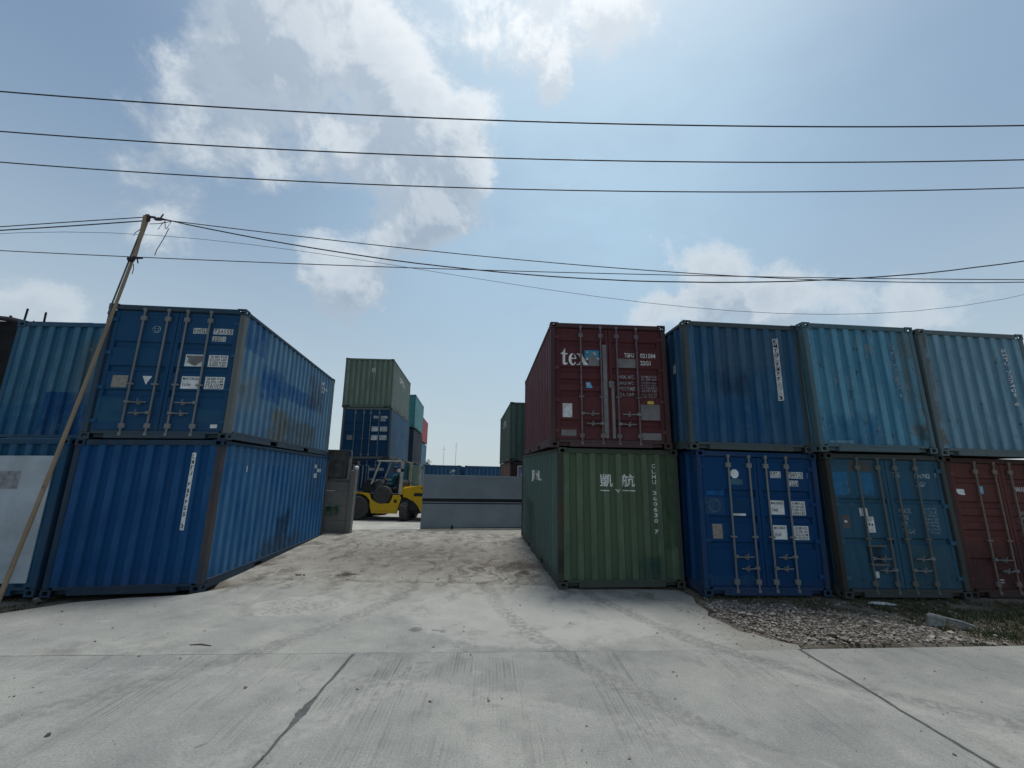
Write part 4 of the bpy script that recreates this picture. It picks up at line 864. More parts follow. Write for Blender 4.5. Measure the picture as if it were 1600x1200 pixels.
# ------------------------------------------------------------------ gate, wall, tarpaulins
M['gate'] = plain('grey gate steel', (0.21, 0.25, 0.275), .55, var=.10, scale=1.2, spec=.3)
M['gate_dark'] = plain('dark gate channel', (0.010, 0.014, 0.020), .6)
M['old_concrete'] = paint('old precast concrete', (0.19, 0.182, 0.16), (0.25, 0.24, 0.21), 90, rust=-.5, streak=.9, rough=.85, dirt=.9, patches=[('x', .30, .80, .60, .95, (0.010, 0.075, 0.03), .95, .5)])
M['tarp'] = plain('dark shade cloth', (0.12, 0.12, 0.117), .9, var=.3, scale=4)
M['steel'] = plain('dull steel', (0.22, 0.22, 0.22), .5, .5)
def build_gate():
    a, b = Vector((-3.22, 15.55, 0)), Vector((1.15, 16.55, 0)); d = b - a; L = d.length; yaw = math.atan2(d.y, d.x)
    g = empty('sliding_gate', mtx=Matrix.Translation((a.x, a.y, .065)) @ Matrix.Rotation(yaw, 4, 'Z')); tag(g, 'grey steel sliding gate with a dark slot across its middle', 'gate')
    for z0, z1 in ((.055, .905), (1.10, 1.955)):
        bm = bmesh.new(); n = 8
        for i in range(1): box(bm, .0, L, -.004, .03, z0, z1, .003)
        link('gate_panel', me_from(bm, 'gate_panel'), M['gate'], g)
    for z0, z1, m in ((.945, .968, 'gate'), ):
        bm = bmesh.new(); box(bm, 0, L, -.006, .03, z0, z1 + .012, .003); link('gate_bar', me_from(bm, 'gate_bar'), M[m], g)
    bm = bmesh.new(); box(bm, .01, L - .01, .031, .075, .88, 1.13); link('gate_channel', me_from(bm, 'gate_channel'), M['gate_dark'], g)
    for x in (.03, L / 3, 2 * L / 3, L - .03):
        bm = bmesh.new(); box(bm, x - .025, x + .025, .034, .084, .06, 1.95); link('gate_stile', me_from(bm, 'gate_stile'), M['gate'], g)
    bm = bmesh.new(); box(bm, 0, L, -.002, .05, .02, .054, .004); link('bottom_rail', me_from(bm, 'bottom_rail'), M['gate_dark'], g)
    for x in (1.15, L - .5):
        bm = bmesh.new(); disc_lathe(bm, [(.02, -.03), (.055, -.03), (.055, -.018), (.045, -.01), (.055, 0), (.055, .012), (.02, .012)], 16, 'Y', (x, 0, .058)); box(bm, x - .035, x + .035, -.035, -.031, .05, .15)
        link('wheel', me_from(bm, 'wheel'), M['gate_dark'], g)
    bm = bmesh.new(); box(bm, -2.6, L, -.03, .03, .0, .012); t = link('gate_track', me_from(bm, 'gate_track'), M['steel']); t.matrix_world = Matrix.Translation((a.x, a.y - .02, .062)) @ Matrix.Rotation(yaw, 4, 'Z'); tag(t, kind='structure')
build_gate()
def cloth(name, w, h, mat, par=None, seed=0, amp=.05, nx=24, nz=16, mtx=None):
    bm = bmesh.new(); G_ = []
    for j in range(nz + 1):
        row = []
        for i in range(nx + 1):
            u, v = i / nx, j / nz
            fold = math.sin(u * 17 + seed + 2.2 * mnoise.noise(Vector((u * 2, v * 2, seed)))) * .35 + mnoise.noise(Vector((u * 5, v * 3.2 - u * 3, seed)))
            row.append(bm.verts.new((u * w, -amp * fold * (1 - .5 * v), v * h + .03 * mnoise.noise(Vector((u * 4, seed, v))))))
        G_.append(row)
    for A, B in zip(G_, G_[1:]):
        for i in range(nx): bm.faces.new((A[i], A[i + 1], B[i + 1], B[i]))
    bmesh.ops.solidify(bm, geom=bm.faces[:], thickness=.006)
    o = link(name, me_from(bm, name, True), mat, par)
    if mtx is not None: o.matrix_world = mtx
    return o
def build_wall():
    r = empty('precast_wall', (-6.45, 14.02, .02)); tag(r, 'short dirty precast concrete wall with green smear and end post, left of the gateway', 'wall')
    for i, (z0, z1) in enumerate(((0, .46), (.465, .93), (.935, 1.40), (1.405, 1.70))):
        bm = bmesh.new(); box(bm, 0, 1.09, .0, .06, z0, z1, .008); link('wall_panel', me_from(bm, 'wall_panel'), M['old_concrete'], r)
    bm = bmesh.new(); box(bm, 1.10, 1.28, -.05, .14, -.05, 2.09, .012); link('post', me_from(bm, 'post'), M['old_concrete'], r)
    bm = bmesh.new(); box(bm, .02, 1.095, -.014, .05, 1.702, 1.80, .006); link('coping_board', me_from(bm, 'coping_board'), M['tarp'], r)
    f = empty('pipe_frame', (-6.45, 14.02, .02)); tag(f, 'thin pale pipe standing behind the wall end post', 'pipe')
    bm = bmesh.new(); tube(bm, [(1.02, .10, 0), (1.02, .10, 2.66), (.98, .10, 2.73)], .022, 8); link('upright', me_from(bm, 'upright'), M['steel'], f)
    bm = bmesh.new(); tube(bm, [(.98, .10, 2.735), (.4, .10, 2.745), (-.3, .10, 2.74)], .02, 8); link('top_pipe', me_from(bm, 'top_pipe'), M['gate_dark'], f)
    t = cloth('shade_cloth', 1.12, .93, M['tarp'], seed=3, amp=.022); t.location = (-6.62, 14.045, 1.82); tag(t, 'wrinkled dark shade cloth hung above the concrete wall', 'tarpaulin')
    b = bmesh.new(); disc_lathe(b, [(.012, -.075), (.05, -.06), (.07, -.02), (.072, .02), (.05, .06), (.012, .075)], 16, 'Z'); lm = link('lamp_globe', me_from(b, 'lamp_globe', True), M['white'])
    lm.location = (-5.20, 14.05, 2.185); tag(lm, 'small white globe on top of the wall end post', 'globe')
build_wall()
# dark sheeted heap beyond the left boxes
def build_heap():
    M['heap'] = plain('brown black sheeting', (0.026, 0.026, 0.030), .9, var=.5, scale=2.0)
    r = empty('sheeted_stack', (-20.0, 10.6, -.1)); tag(r, 'tall dark brown sheeted stack with sticks on top, behind the top left container', 'stack')
    cloth('sheet', 8.4, 6.0, M['heap'], r, 11, .16, 60, 30)
    bm = bmesh.new(); box(bm, .1, 8.2, .25, 3.5, 0, 5.75); link('core', me_from(bm, 'core'), M['heap'], r)
    random.seed(4)
    for i, (x, h, w, ln) in enumerate(((6.33, .42, .025, 0), (6.92, .34, .025, -.05), (6.14, .14, .02, 0), (6.60, .12, .02, 0), (6.72, .08, .04, 0), (5.9, .3, .03, .02), (5.2, .4, .03, 0))):
        bm = bmesh.new(); tube(bm, [(x, .12, 5.6), (x + ln, .12, 6.0 - .02 * i + h)], w, 6); link('stick', me_from(bm, 'stick'), M['heap'], r)
    bm = bmesh.new(); tube(bm, [(0, .1, 6.35), (4, .1, 6.25), (6.0, .08, 6.08), (7.1, .06, 5.84), (8.35, .06, 5.7)], .07, 7); link('top_edge', me_from(bm, 'top_edge'), M['heap'], r)
build_heap()

# ------------------------------------------------------------------ forklift and its driver
M['yellow'] = paint('worn yellow paint', (0.50, 0.31, 0.012), (0.55, 0.36, 0.03), 70, rust=.05, streak=.4, rough=.45, dirt=.7)
M['tyre'] = plain('dusty tyre rubber', (0.048, 0.048, 0.047), .9, var=.3, scale=9)
M['black'] = plain('black machinery', (0.012, 0.013, 0.014), .55, var=.3)
M['cream'] = plain('dusty cream steel', (0.34, 0.34, 0.29), .6, var=.25)
def wheel(name, c, R, w, par, axis='Y'):
    g = empty(name); g.parent = par; g.location = c
    bm = bmesh.new(); h = w / 2
    disc_lathe(bm, [(R * .52, -h * .8), (R * .6, -h), (R * .93, -h), (R, -h * .72), (R, h * .72), (R * .93, h), (R * .6, h), (R * .52, h * .8)], 32, axis)
    for k in range(24):
        a = 2 * math.pi * k / 24; s = -1 if k % 2 else 1
        m = Matrix.Rotation(a, 4, 'Y') @ Matrix.Translation((0, s * h * .38, R + .008)) if axis == 'Y' else Matrix.Rotation(a, 4, 'X') @ Matrix.Translation((s * h * .38, 0, R + .008))
        if axis == 'Y': box(bm, -.03, .03, -h * .36, h * .36, -.02, .012, 0, m)
        else: box(bm, -h * .36, h * .36, -.03, .03, -.02, .012, 0, m)
    link('tyre', me_from(bm, 'tyre'), M['tyre'], g)
    bm = bmesh.new(); disc_lathe(bm, [(.02, -h * .5), (R * .16, -h * .55), (R * .2, -h * .35), (R * .44, -h * .3), (R * .53, -h * .75), (R * .53, h * .75), (R * .44, h * .3), (.02, h * .3)], 24, axis)
    for k in range(8):
        a = 2 * math.pi * k / 8; p = (R * .32 * math.cos(a), R * .32 * math.sin(a))
        if axis == 'Y': tube(bm, [(p[0], -h * .42, p[1]), (p[0], -h * .28, p[1])], .018, 6)
    link('rim', me_from(bm, 'rim'), M['black'], g)
    return g
def build_forklift():
    X0 = -5.10; r = empty('forklift', (X0, 19.05, .065)); tag(r, 'yellow heavy forklift with cream cab pillars in the gateway', 'forklift')
    def P(name, fn, mat, par=None, smooth=False):
        bm = bmesh.new(); fn(bm); return link(name, me_from(bm, name, smooth), mat, par or r)
    n, f = -.95, .90                                                   # near and far flank
    arch = [(-1.42 + .62 * math.cos(rad(a)), .52 + .60 * math.sin(rad(a))) for a in (150, 130, 110, 90, 70, 50, 30, 12)]
    body = [(-2.05, .85), (-1.95, 1.13)] + [(-1.15, 1.13), (-.95, 1.10), (-.86, .86), (-.55, .70), (-.05, .70), (.04, .86), (.08, 1.06), (.36, 1.06), (.44, .95), (.30, .30), (-.02, .30), (-.05, .36), (-.72, .36), (-.80, .34), (-.88, .62)] + arch[::-1][1:]
    P('chassis', lambda bm: prism(bm, body, n, n + .10, .012), M['yellow']); P('chassis', lambda bm: prism(bm, body, f - .10, f, .012), M['yellow'])
    P('frame_core', lambda bm: box(bm, -1.9, 1.2, n + .11, f - .11, .42, .95, .03), M['black'])
    P('side_step', lambda bm: box(bm, -.78, -.02, n - .04, n + .0, .30, .37, .01), M['yellow'])
    P('running_board', lambda bm: box(bm, -.70, -.08, n + .02, n + .099, .375, .69, .01), M['yellow'])
    def tank(bm): disc_lathe(bm, [(.02, n - .03), (.30, n - .03), (.37, n + .0), (.385, n + .05), (.385, n + .30), (.2, n + .30)], 28, 'Y', (-.40, 0, 1.06))
    P('side_tank', tank, M['tyre'], smooth=False)
    P('deck', lambda bm: box(bm, -1.30, .45, n + .12, f - .02, .96, 1.13, .02), M['black'])
    P('dash_panel', lambda bm: prism(bm, [(-1.25, 1.13), (-.95, 1.13), (-.86, 1.60), (-1.02, 1.62)], n + .35, f - .35, .02), M['black'])
    P('steering_wheel', lambda bm: [tube(bm, [(-.80 + .10 * math.cos(rad(a)) , -.12 + .19 * math.sin(rad(a)), 1.66 + .15 * math.cos(rad(a))) for a in range(0, 361, 24)], .014, 6), tube(bm, [(-.80, -.12, 1.66), (-.92, -.12, 1.50)], .02, 6)], M['black'])
    P('seat', lambda bm: [box(bm, -.42, .10, -.40, .16, 1.13, 1.34, .04), box(bm, .03, .16, -.40, .16, 1.34, 1.95, .04)], M['black'])
    P('engine_cowl', lambda bm: prism(bm, [(.12, 1.13), (.12, 1.62), (.30, 1.70), (.36, 1.60), (.36, 1.13)], n + .3, f - .1, .02), M['black'])
    P('control_console', lambda bm: prism(bm, [(-1.30, 1.13), (-1.28, 1.50), (-1.10, 1.72), (-.98, 1.70), (-.92, 1.13)], n + .15, n + .6, .02), M['black'])
    # overhead guard
    for y in (n + .12, f - .12):
        P('front_pillar', lambda bm: prism(bm, [(-.955, 1.50), (-.885, 1.50), (-.595, 2.46), (-.665, 2.46)], y - .035, y + .035, .008), M['cream'])
        P('rear_pillar', lambda bm: prism(bm, [(.285, 1.08), (.415, 1.08), (.425, 2.50), (.305, 2.50)], y - .045, y + .045, .01), M['cream'])
        P('roof_rail', lambda bm: box(bm, -.76, .30, y - .035, y + .035, 2.461, 2.53, .01), M['cream'])
    for i in range(6):
        x = -.68 + i * .165; P('roof_slat', lambda bm: box(bm, x, x + .045, n + .16, f - .16, 2.47, 2.52, .005), M['black'])
    # counterweight
    cw = [(.50, .98), (.50, 1.34), (.62, 1.40), (1.30, 1.50), (1.78, 1.50), (1.88, 1.40), (1.92, .55), (1.80, .34), (1.32, .34), (1.22, .66), (1.02, .86), (.80, .96)]
    P('counterweight', lambda bm: prism(bm, cw, n + .02, f - .02, .05), M['yellow'])
    P('engine_cover', lambda bm: prism(bm, [(.36, 1.08), (.44, 1.36), (.52, 1.42), (.52, 1.08)], n + .08, f - .08, .02), M['yellow'])
    P('grille', lambda bm: box(bm, .98, 1.45, n + .012, n + .03, 1.03, 1.17, .005), M['black'])
    P('lifting_eye', lambda bm: tube(bm, [(1.30, n + .015, 1.36), (1.30, n + .03, 1.36)], .035, 10), M['black'])
    P('red_reflector', lambda bm: box(bm, .14, .27, n - .006, n + .004, .74, .88, .004), plain('dark red reflector', (0.07, 0.006, 0.004), .4))
    P('exhaust_pipe', lambda bm: [tube(bm, [(.86, .45, 1.38), (.86, .45, 2.42), (.92, .45, 2.52)], .05, 10), tube(bm, [(1.05, .45, 1.42), (1.05, .45, 2.36)], .028, 8)], M['cream'])
    P('mirror', lambda bm: disc_lathe(bm, [(.01, n + .0), (.07, n + .0), (.08, n + .02), (.05, n + .04)], 16, 'Y', (.40, 0, 2.12)), M['black'])
    P('work_lamp', lambda bm: disc_lathe(bm, [(.01, -.40), (.07, -.40), (.075, -.34), (.03, -.28)], 16, 'Y', (.10, 0, 2.10)), M['white'])
    P('hose', lambda bm: tube(bm, [(.45, -.2, 1.40), (.65, -.25, 1.56), (.95, -.2, 1.50), (1.0, -.2, 1.43)], .02, 6), M['black'])
    P('tilt_cylinder', lambda bm: tube(bm, [(-1.2, n + .3, 1.0), (-1.85, n + .3, 1.25)], .05, 8), M['black'])
    # mast at the front
    for y in (-.55, .5):
        P('mast_upright', lambda bm: box(bm, -2.32, -2.14, y - .07, y + .07, .12, 2.55, .01), M['black']); P('mast_channel', lambda bm: box(bm, -2.12, -2.02, y - .045, y + .045, .15, 2.48, .01), M['steel'])
    for x, z0, z1 in ((-1.98, 1.2, 2.35), (-1.56, 1.3, 2.3), (-1.30, 1.2, 2.3)):
        P('mast_hose', lambda bm: tube(bm, [(x, -.3, z0), (x + .02, -.3, (z0 + z1) / 2), (x, -.3, z1)], .022, 6), M['steel'])
    P('mast_crossbar', lambda bm: [box(bm, -2.30, -2.16, -.6, .55, 2.40, 2.54, .01), box(bm, -2.30, -2.16, -.6, .55, .9, 1.02, .01)], M['black'])
    P('front_fender', lambda bm: box(bm, -1.75, -1.15, n + .1, n + .45, 1.135, 1.18, .01), M['black'])
    P('fork_carriage', lambda bm: [box(bm, -2.44, -2.34, -.85, .8, .2, .36, .01), box(bm, -2.44, -2.34, -.85, .8, .75, .9, .01)], M['black'])
    for y in (-.5, .45): P('fork', lambda bm: prism(bm, [(-2.45, .95), (-2.52, .95), (-2.52, .14), (-3.65, .07), (-3.65, .05), (-2.50, .05), (-2.45, .09)], y - .07, y + .07), M['black'])
    for y in (n + .12, f - .12): wheel('front_wheel', (-1.42, y, .50), .50, .34, r)
    P('steer_axle', lambda bm: box(bm, .50, 1.28, n + .25, f - .25, .30, .66, .03), M['black'])
    for y, a in ((n + .2, 82), (f - .2, 82)):
        w = wheel('rear_wheel', (.64, y, .42), .42, .30, r); w.rotation_euler = (0, 0, rad(a))
build_forklift()
def skin_body(name, joints, edges, mats, pick, sub=2):
    me = bpy.data.meshes.new(name); me.from_pydata([j[0] for j in joints], edges, [])
    ob = bpy.data.objects.new(name + '_tmp', me); COL.objects.link(ob)
    ob.modifiers.new('s', 'SKIN'); sv = me.skin_vertices[0].data
    for i, j in enumerate(joints): sv[i].radius = (j[1], j[2] if len(j) > 2 else j[1])
    sv[0].use_root = True
    m = ob.modifiers.new('d', 'SUBSURF'); m.levels = sub; m.render_levels = sub
    dg = bpy.context.evaluated_depsgraph_get(); out = bpy.data.meshes.new_from_object(ob.evaluated_get(dg), depsgraph=dg)
    bpy.data.objects.remove(ob); out.materials.clear()
    for mm in mats: out.materials.append(mm)
    for p in out.polygons: p.material_index = pick(p.center); p.use_smooth = True
    return out
def build_driver():
    skin = plain('brown skin', (0.12, 0.062, 0.040), .55, var=.1); shirt = plain('teal work shirt', (0.010, 0.105, 0.135), .8, var=.2, scale=12); trous = plain('dark trousers', (0.018, 0.019, 0.024), .85)
    # local: x rearwards, y away from the gate, z up; faces -x
    J = [((0, 0, 0), .15, .13), ((.02, 0, .18), .145, .12), ((.0, 0, .36), .165, .12), ((-.02, 0, .48), .10, .08), ((-.03, 0, .56), .055), ((-.045, 0, .64), .085, .095), ((-.06, 0, .74), .085, .10), ((-.06, 0, .80), .055, .06),
         ((-.01, -.19, .43), .065), ((-.06, -.25, .18), .052), ((-.30, -.20, .20), .040), ((-.40, -.17, .26), .032), ((-.01, .19, .43), .065), ((-.06, .25, .18), .052), ((-.30, .20, .20), .040), ((-.40, .17, .26), .032),
         ((-.08, -.10, -.02), .09), ((-.46, -.13, .02), .072), ((-.52, -.13, -.36), .05), ((-.66, -.13, -.40), .04), ((-.08, .10, -.02), .09), ((-.46, .13, .02), .072), ((-.52, .13, -.36), .05), ((-.66, .13, -.40), .04)]
    E_ = [(0, 1), (1, 2), (2, 3), (3, 4), (4, 5), (5, 6), (6, 7), (2, 8), (8, 9), (9, 10), (10, 11), (2, 12), (12, 13), (13, 14), (14, 15), (0, 16), (16, 17), (17, 18), (18, 19), (0, 20), (20, 21), (21, 22), (22, 23)]
    def pick(c):
        if c.z > .545 or (c.x < -.20 and c.z > .12 and abs(c.y) > .09): return 0
        if c.z > -.02 and c.x > -.17 or (abs(c.y) > .17 and c.z > .08): return 1
        return 2
    me = skin_body('person', J, E_, [skin, shirt, trous], pick)
    o = bpy.data.objects.new('person', me); COL.objects.link(o); o.location = (-5.10 - .10, 18.93, .065 + 1.46); tag(o, 'person in a teal shirt seated at the wheel of the yellow forklift', 'person')
    bm = bmesh.new(); bmesh.ops.create_uvsphere(bm, u_segments=14, v_segments=8, radius=1)
    for v in bm.verts: v.co = Vector((-.045 + v.co.x * .102, v.co.y * .098, .745 + v.co.z * .088)) if v.co.z > -.25 or v.co.x > .2 else Vector((-.045 + v.co.x * .06, v.co.y * .06, .73 + v.co.z * .02))
    link('hair', me_from(bm, 'hair', True), M['black'], o)
    bm = bmesh.new(); prism(bm, [(-.148, .70), (-.178, .665), (-.15, .655)], -.014, .014)
    link('nose', me_from(bm, 'nose'), skin, o)
    for s in (-1, 1):
        bm = bmesh.new(); disc_lathe(bm, [(.004, -.008), (.025, -.006), (.025, .006), (.004, .008)], 10, 'Y', (-.05, s * .088, .695)); link('ear', me_from(bm, 'ear'), skin, o)
        # fingers closing on the wheel rim
        for k in range(4):
            bm = bmesh.new(); z = .275 - .02 * k; y = s * .17
            tube(bm, [(-.415, y, z), (-.45, y - s * .012, z + .004), (-.462, y - s * .034, z), (-.448, y - s * .05, z - .003)], [.0095, .009, .0085, .007], 6); link('finger', me_from(bm, 'finger'), skin, o)
        bm = bmesh.new(); tube(bm, [(-.40, s * .15, .275), (-.425, s * .13, .295), (-.452, s * .128, .30)], [.011, .010, .008], 6); link('thumb', me_from(bm, 'thumb'), skin, o)
build_driver()

# ------------------------------------------------------------------ leaning pole and overhead wires
M['pole'] = paint('weathered bamboo pole', (0.23, 0.175, 0.120), (0.30, 0.235, 0.17), 80, rust=.4, streak=.9, rough=.85, dirt=.6)
M['cable'] = plain('black cable', (0.022, 0.025, 0.030), .6); M['cable_thin'] = plain('grey cable', (0.06, 0.065, 0.075), .6)
M['rag'] = plain('dull red rag', (0.07, 0.045, 0.045), .9, var=.3)
PB, PT = Vector((-7.22, 6.30, -.12)), Vector((-6.43, 6.30, 6.27))
def build_pole():
    r = empty('leaning_pole', (PB.x, PB.y, PB.z)); tag(r, 'thin leaning bamboo pole carrying wires in front of the left containers', 'pole')
    L = lambda t: PB.lerp(PT, t) - PB
    pts, rs = [], []
    for i in range(31):
        t = i / 30; p = L(t); p.x += .03 * math.sin(t * 3.1) ; pts.append(p); rs.append((.030 - .009 * t) * (1.07 if i % 3 == 0 else 1.0))
    bm = bmesh.new(); tube(bm, pts, rs, 10); link('shaft', me_from(bm, 'shaft', True), M['pole'], r)
    top = L(1.0)
    bm = bmesh.new(); a = L(.72); b = L(.985); off = Vector((-.032, -.01, 0)); tube(bm, [a + off, b + off], .012, 8); link('splice_batten', me_from(bm, 'splice_batten'), M['tarp'], r)
    bm = bmesh.new(); tube(bm, [top + Vector((-.01, -.05, .02)), top + Vector((.0, -.05, -.40)), top + Vector((-.005, -.05, -.76))], [.027, .025, .022], 8); link('hanging_strut', me_from(bm, 'hanging_strut'), M['pole'], r)
    bm = bmesh.new(); disc_lathe(bm, [(.02, -.08), (.042, -.06), (.040, .0), (.046, .03), (.015, .06)], 10, 'Z', tuple(top + Vector((0, -.01, .02)))); link('top_binding', me_from(bm, 'top_binding', True), M['rag'], r)
    bm = bmesh.new(); tube(bm, [top + Vector((.03, 0, .04)), top + Vector((.12, 0, .03))], .02, 6); disc_lathe(bm, [(.01, .11), (.028, .13), (.032, .20), (.02, .26), (.008, .27)], 10, 'X', tuple(top + Vector((0, 0, .0)))); tube(bm, [top + Vector((.22, 0, .03)), top + Vector((.25, 0, .10))], .012, 5)
    link('rag_binding', me_from(bm, 'rag_binding', True), M['rag'], r)
    s = top + Vector((-.005, -.05, -.79))
    bm = bmesh.new(); disc_lathe(bm, [(.01, -.12), (.045, -.09), (.04, -.03), (.02, 0)], 10, 'X', tuple(s + Vector((0, 0, -.02)))); tube(bm, [s + Vector((0, 0, 0)), s + Vector((.13, 0, .005))], .015, 6); tube(bm, [s + Vector((.04, 0, 0)), s + Vector((.075, 0, -.09))], .010, 5)
    link('insulator', me_from(bm, 'insulator'), M['black'], r)
    for k, pl in enumerate(([(.30, 0, -.02), (.34, 0, -.18), (.36, 0, -.19), (.42, 0, -.03)], [(.40, 0, -.18), (.37, 0, -.32), (.34, 0, -.42), (.28, 0, -.60), (.27, 0, -.70)], [(.05, 0, -.10), (.2, 0, -.09), (.42, 0, -.04)], [(.22, 0, -.20), (.26, 0, -.10), (.30, 0, -.05)], [(-.05, 0, -.17), (-.16, 0, -.28), (-.17, 0, -.33)], [(.0, -.05, -.90), (.02, -.05, -1.0), (.015, -.05, -1.08)])):
        bm = bmesh.new(); tube(bm, [top + Vector(p) for p in pl], .006, 5); link('loose_wire', me_from(bm, 'loose_wire'), M['cable'], r)
build_pole()
def wire(label, pts, r, mat, y=None, ext=True, wob=0.0, n=90):
    """smooth wire through x,z points; each wire hangs in its own vertical plane"""
    P = sorted(pts); xs = [p[0] for p in P]; zs = [p[1] for p in P]
    # least-squares parabola
    import numpy as np
    if len(P) > 2: co = np.polyfit(xs, zs, 2 if len(P) < 6 else 3)
    else: co = np.polyfit(xs, zs, 1)
    x0, x1 = (xs[0] if ext in (False, 'R') else xs[0] - 26), (xs[-1] if ext in (False, 'L') else xs[-1] + 26)
    q = []
    for i in range(n + 1):
        x = x0 + (x1 - x0) * i / n; xc = min(max(x, xs[0] - 1.5), xs[-1] + 1.5); d = x - xc
        z = float(np.polyval(co, xc)) + d * float(np.polyval(np.polyder(co), xc)) * 1.0
        q.append((x, y if y is not None else 7.5, z + wob * mnoise.noise(Vector((x * .8, r * 1000, 0)))))
    bm = bmesh.new(); tube(bm, q, r, 6); o = link('overhead_wire', me_from(bm, 'overhead_wire', True), mat); tag(o, label, 'wire', 'overhead wires')
G_ = CZ - 2.05
wire('topmost black overhead wire, thickest of the upper three', [(-11.68, 10.22), (-5.86, 9.91), (-.13, 9.72), (5.57, 9.77), (11.32, 9.93)], .015, M['cable'], 7.5)
wire('second black overhead wire from the top', [(-11.35, 9.14), (-5.7, 8.91), (-.11, 8.75), (5.45, 8.79), (11.09, 9.04)], .0135, M['cable'], 7.5)
wire('third black overhead wire from the top, above the leaning pole', [(-11.12, 8.36), (-5.57, 8.12), (-.09, 7.98), (5.37, 8.06), (10.9, 8.32)], .012, M['cable'], 7.5)
wire('straight wire passing just below the pole top insulator', [(-8.8, 5.57), (-6.43, 5.48), (-1.79, 5.43), (2.13, 5.39), (5.4, 5.40), (8.67, 5.46)], .007, M['cable'], 6.24)
wire('thick wire reaching the pole top from the left edge', [(-8.92, 5.98), (-7.7, 6.10), (-6.49, 6.23)], .010, M['cable'], 6.3, ext='L')
wire('thin upper wire reaching the pole top from the left edge', [(-8.94, 6.05), (-7.7, 6.18), (-6.5, 6.30)], .008, M['cable'], 6.3, ext='L')
wire('thick drooping cable running right from the pole top', [(-6.2, 6.27), (-5.99, 6.25), (-4.3, 5.92), (-2.68, 5.65), (-.04, 5.39), (3.21, 5.31), (5.4, 5.40), (8.78, 5.84)], .010, M['cable'], 6.3, ext='R', wob=.02)
wire('thin cable running right from the pole top above the drooping one', [(-6.2, 6.27), (-5.99, 6.25), (-4.3, 6.07), (-2.71, 5.90), (-.05, 5.67), (3.23, 5.46), (5.4, 5.41), (8.67, 5.45)], .0075, M['cable'], 6.32, ext='R')
wire('faint thin wire sagging lowest across the right', [(-8.91, 5.93), (-6.16, 6.02), (-4.48, 5.90), (-1.79, 5.46), (-.04, 5.14), (2.11, 4.91), (4.24, 4.84), (6.4, 4.94), (8.6, 5.16)], .0036, M['cable_thin'], 6.36)

# ------------------------------------------------------------------ rubble, weeds, litter
def _rock_shapes():
    rnd = random.Random(77); out = []
    base = [(1, 0, 0), (-1, 0, 0), (0, 1, 0), (0, -1, 0), (0, 0, 1), (0, 0, -1), (.7, .7, .3), (-.7, -.6, .35), (.6, -.7, .3), (-.6, .7, .3)]
    for k in range(24):
        bm = bmesh.new(); sc = (rnd.uniform(.7, 1.3), rnd.uniform(.6, 1.1), rnd.uniform(.30, .65))
        vs = [bm.verts.new([q * s_ * rnd.uniform(.6, 1.15) for q, s_ in zip(p, sc)]) for p in base]
        bmesh.ops.convex_hull(bm, input=vs, use_existing_faces=False)
        for v in [v for v in bm.verts if not v.link_faces]: bm.verts.remove(v)
        bm.verts.index_update(); out.append(([v.co.copy() for v in bm.verts], [[v.index for v in f.verts] for f in bm.faces])); bm.free()
    return out
ROCKS = _rock_shapes()
class Pile:
    def __init__(s): s.v, s.f = [], []
    def mesh(s, name):
        me = bpy.data.meshes.new(name); me.from_pydata(s.v, [], s.f); return me
def rock(pl, c, s, rnd):
    vs, fs = ROCKS[rnd.randrange(len(ROCKS))]; m = Matrix.Rotation(rnd.random() * 6.28, 3, 'Z') @ Matrix.Rotation(rnd.uniform(-.5, .5), 3, 'X'); c = Vector(c); i = len(pl.v)
    pl.v.extend([tuple(c + m @ (q * s)) for q in vs]); pl.f.extend([[k + i for k in f] for f in fs])
def stone_mat():
    m, T = newmat('broken stone'); co = T.coord(); p = T.node('ShaderNodeNewGeometry').outputs['Random Per Island']
    c = T.mix(p, (0.11, 0.098, 0.085), (0.38, 0.355, 0.325)); c = T.mix(T.ramp(T.m('FRACT', T.m('MULTIPLY', p, 7.0)), .6, .9, 0, .5), c, (0.25, 0.19, 0.165))
    n = T.noise(co, 30, 4, .6); c = T.mix(T.ramp(n, .50, .75, 0, .5), c, (0.13, 0.115, 0.10))
    T.bsdf(c, .92, 0, T.bump(n, .5, .01), .2); return m
M['stone'] = stone_mat()
RUB = [(3.30, 7.45), (3.75, 7.75), (4.6, 7.45), (5.6, 7.0), (6.4, 6.35), (6.75, 6.05), (6.0, 5.98), (4.7, 5.92), (3.80, 5.88), (3.35, 6.35), (3.22, 6.9)]
def inside(poly, x, y):
    c = False; j = len(poly) - 1
    for i in range(len(poly)):
        (xi, yi), (xj, yj) = poly[i], poly[j]
        if (yi > y) != (yj > y) and x < (xj - xi) * (y - yi) / (yj - yi) + xi: c = not c
        j = i
    return c
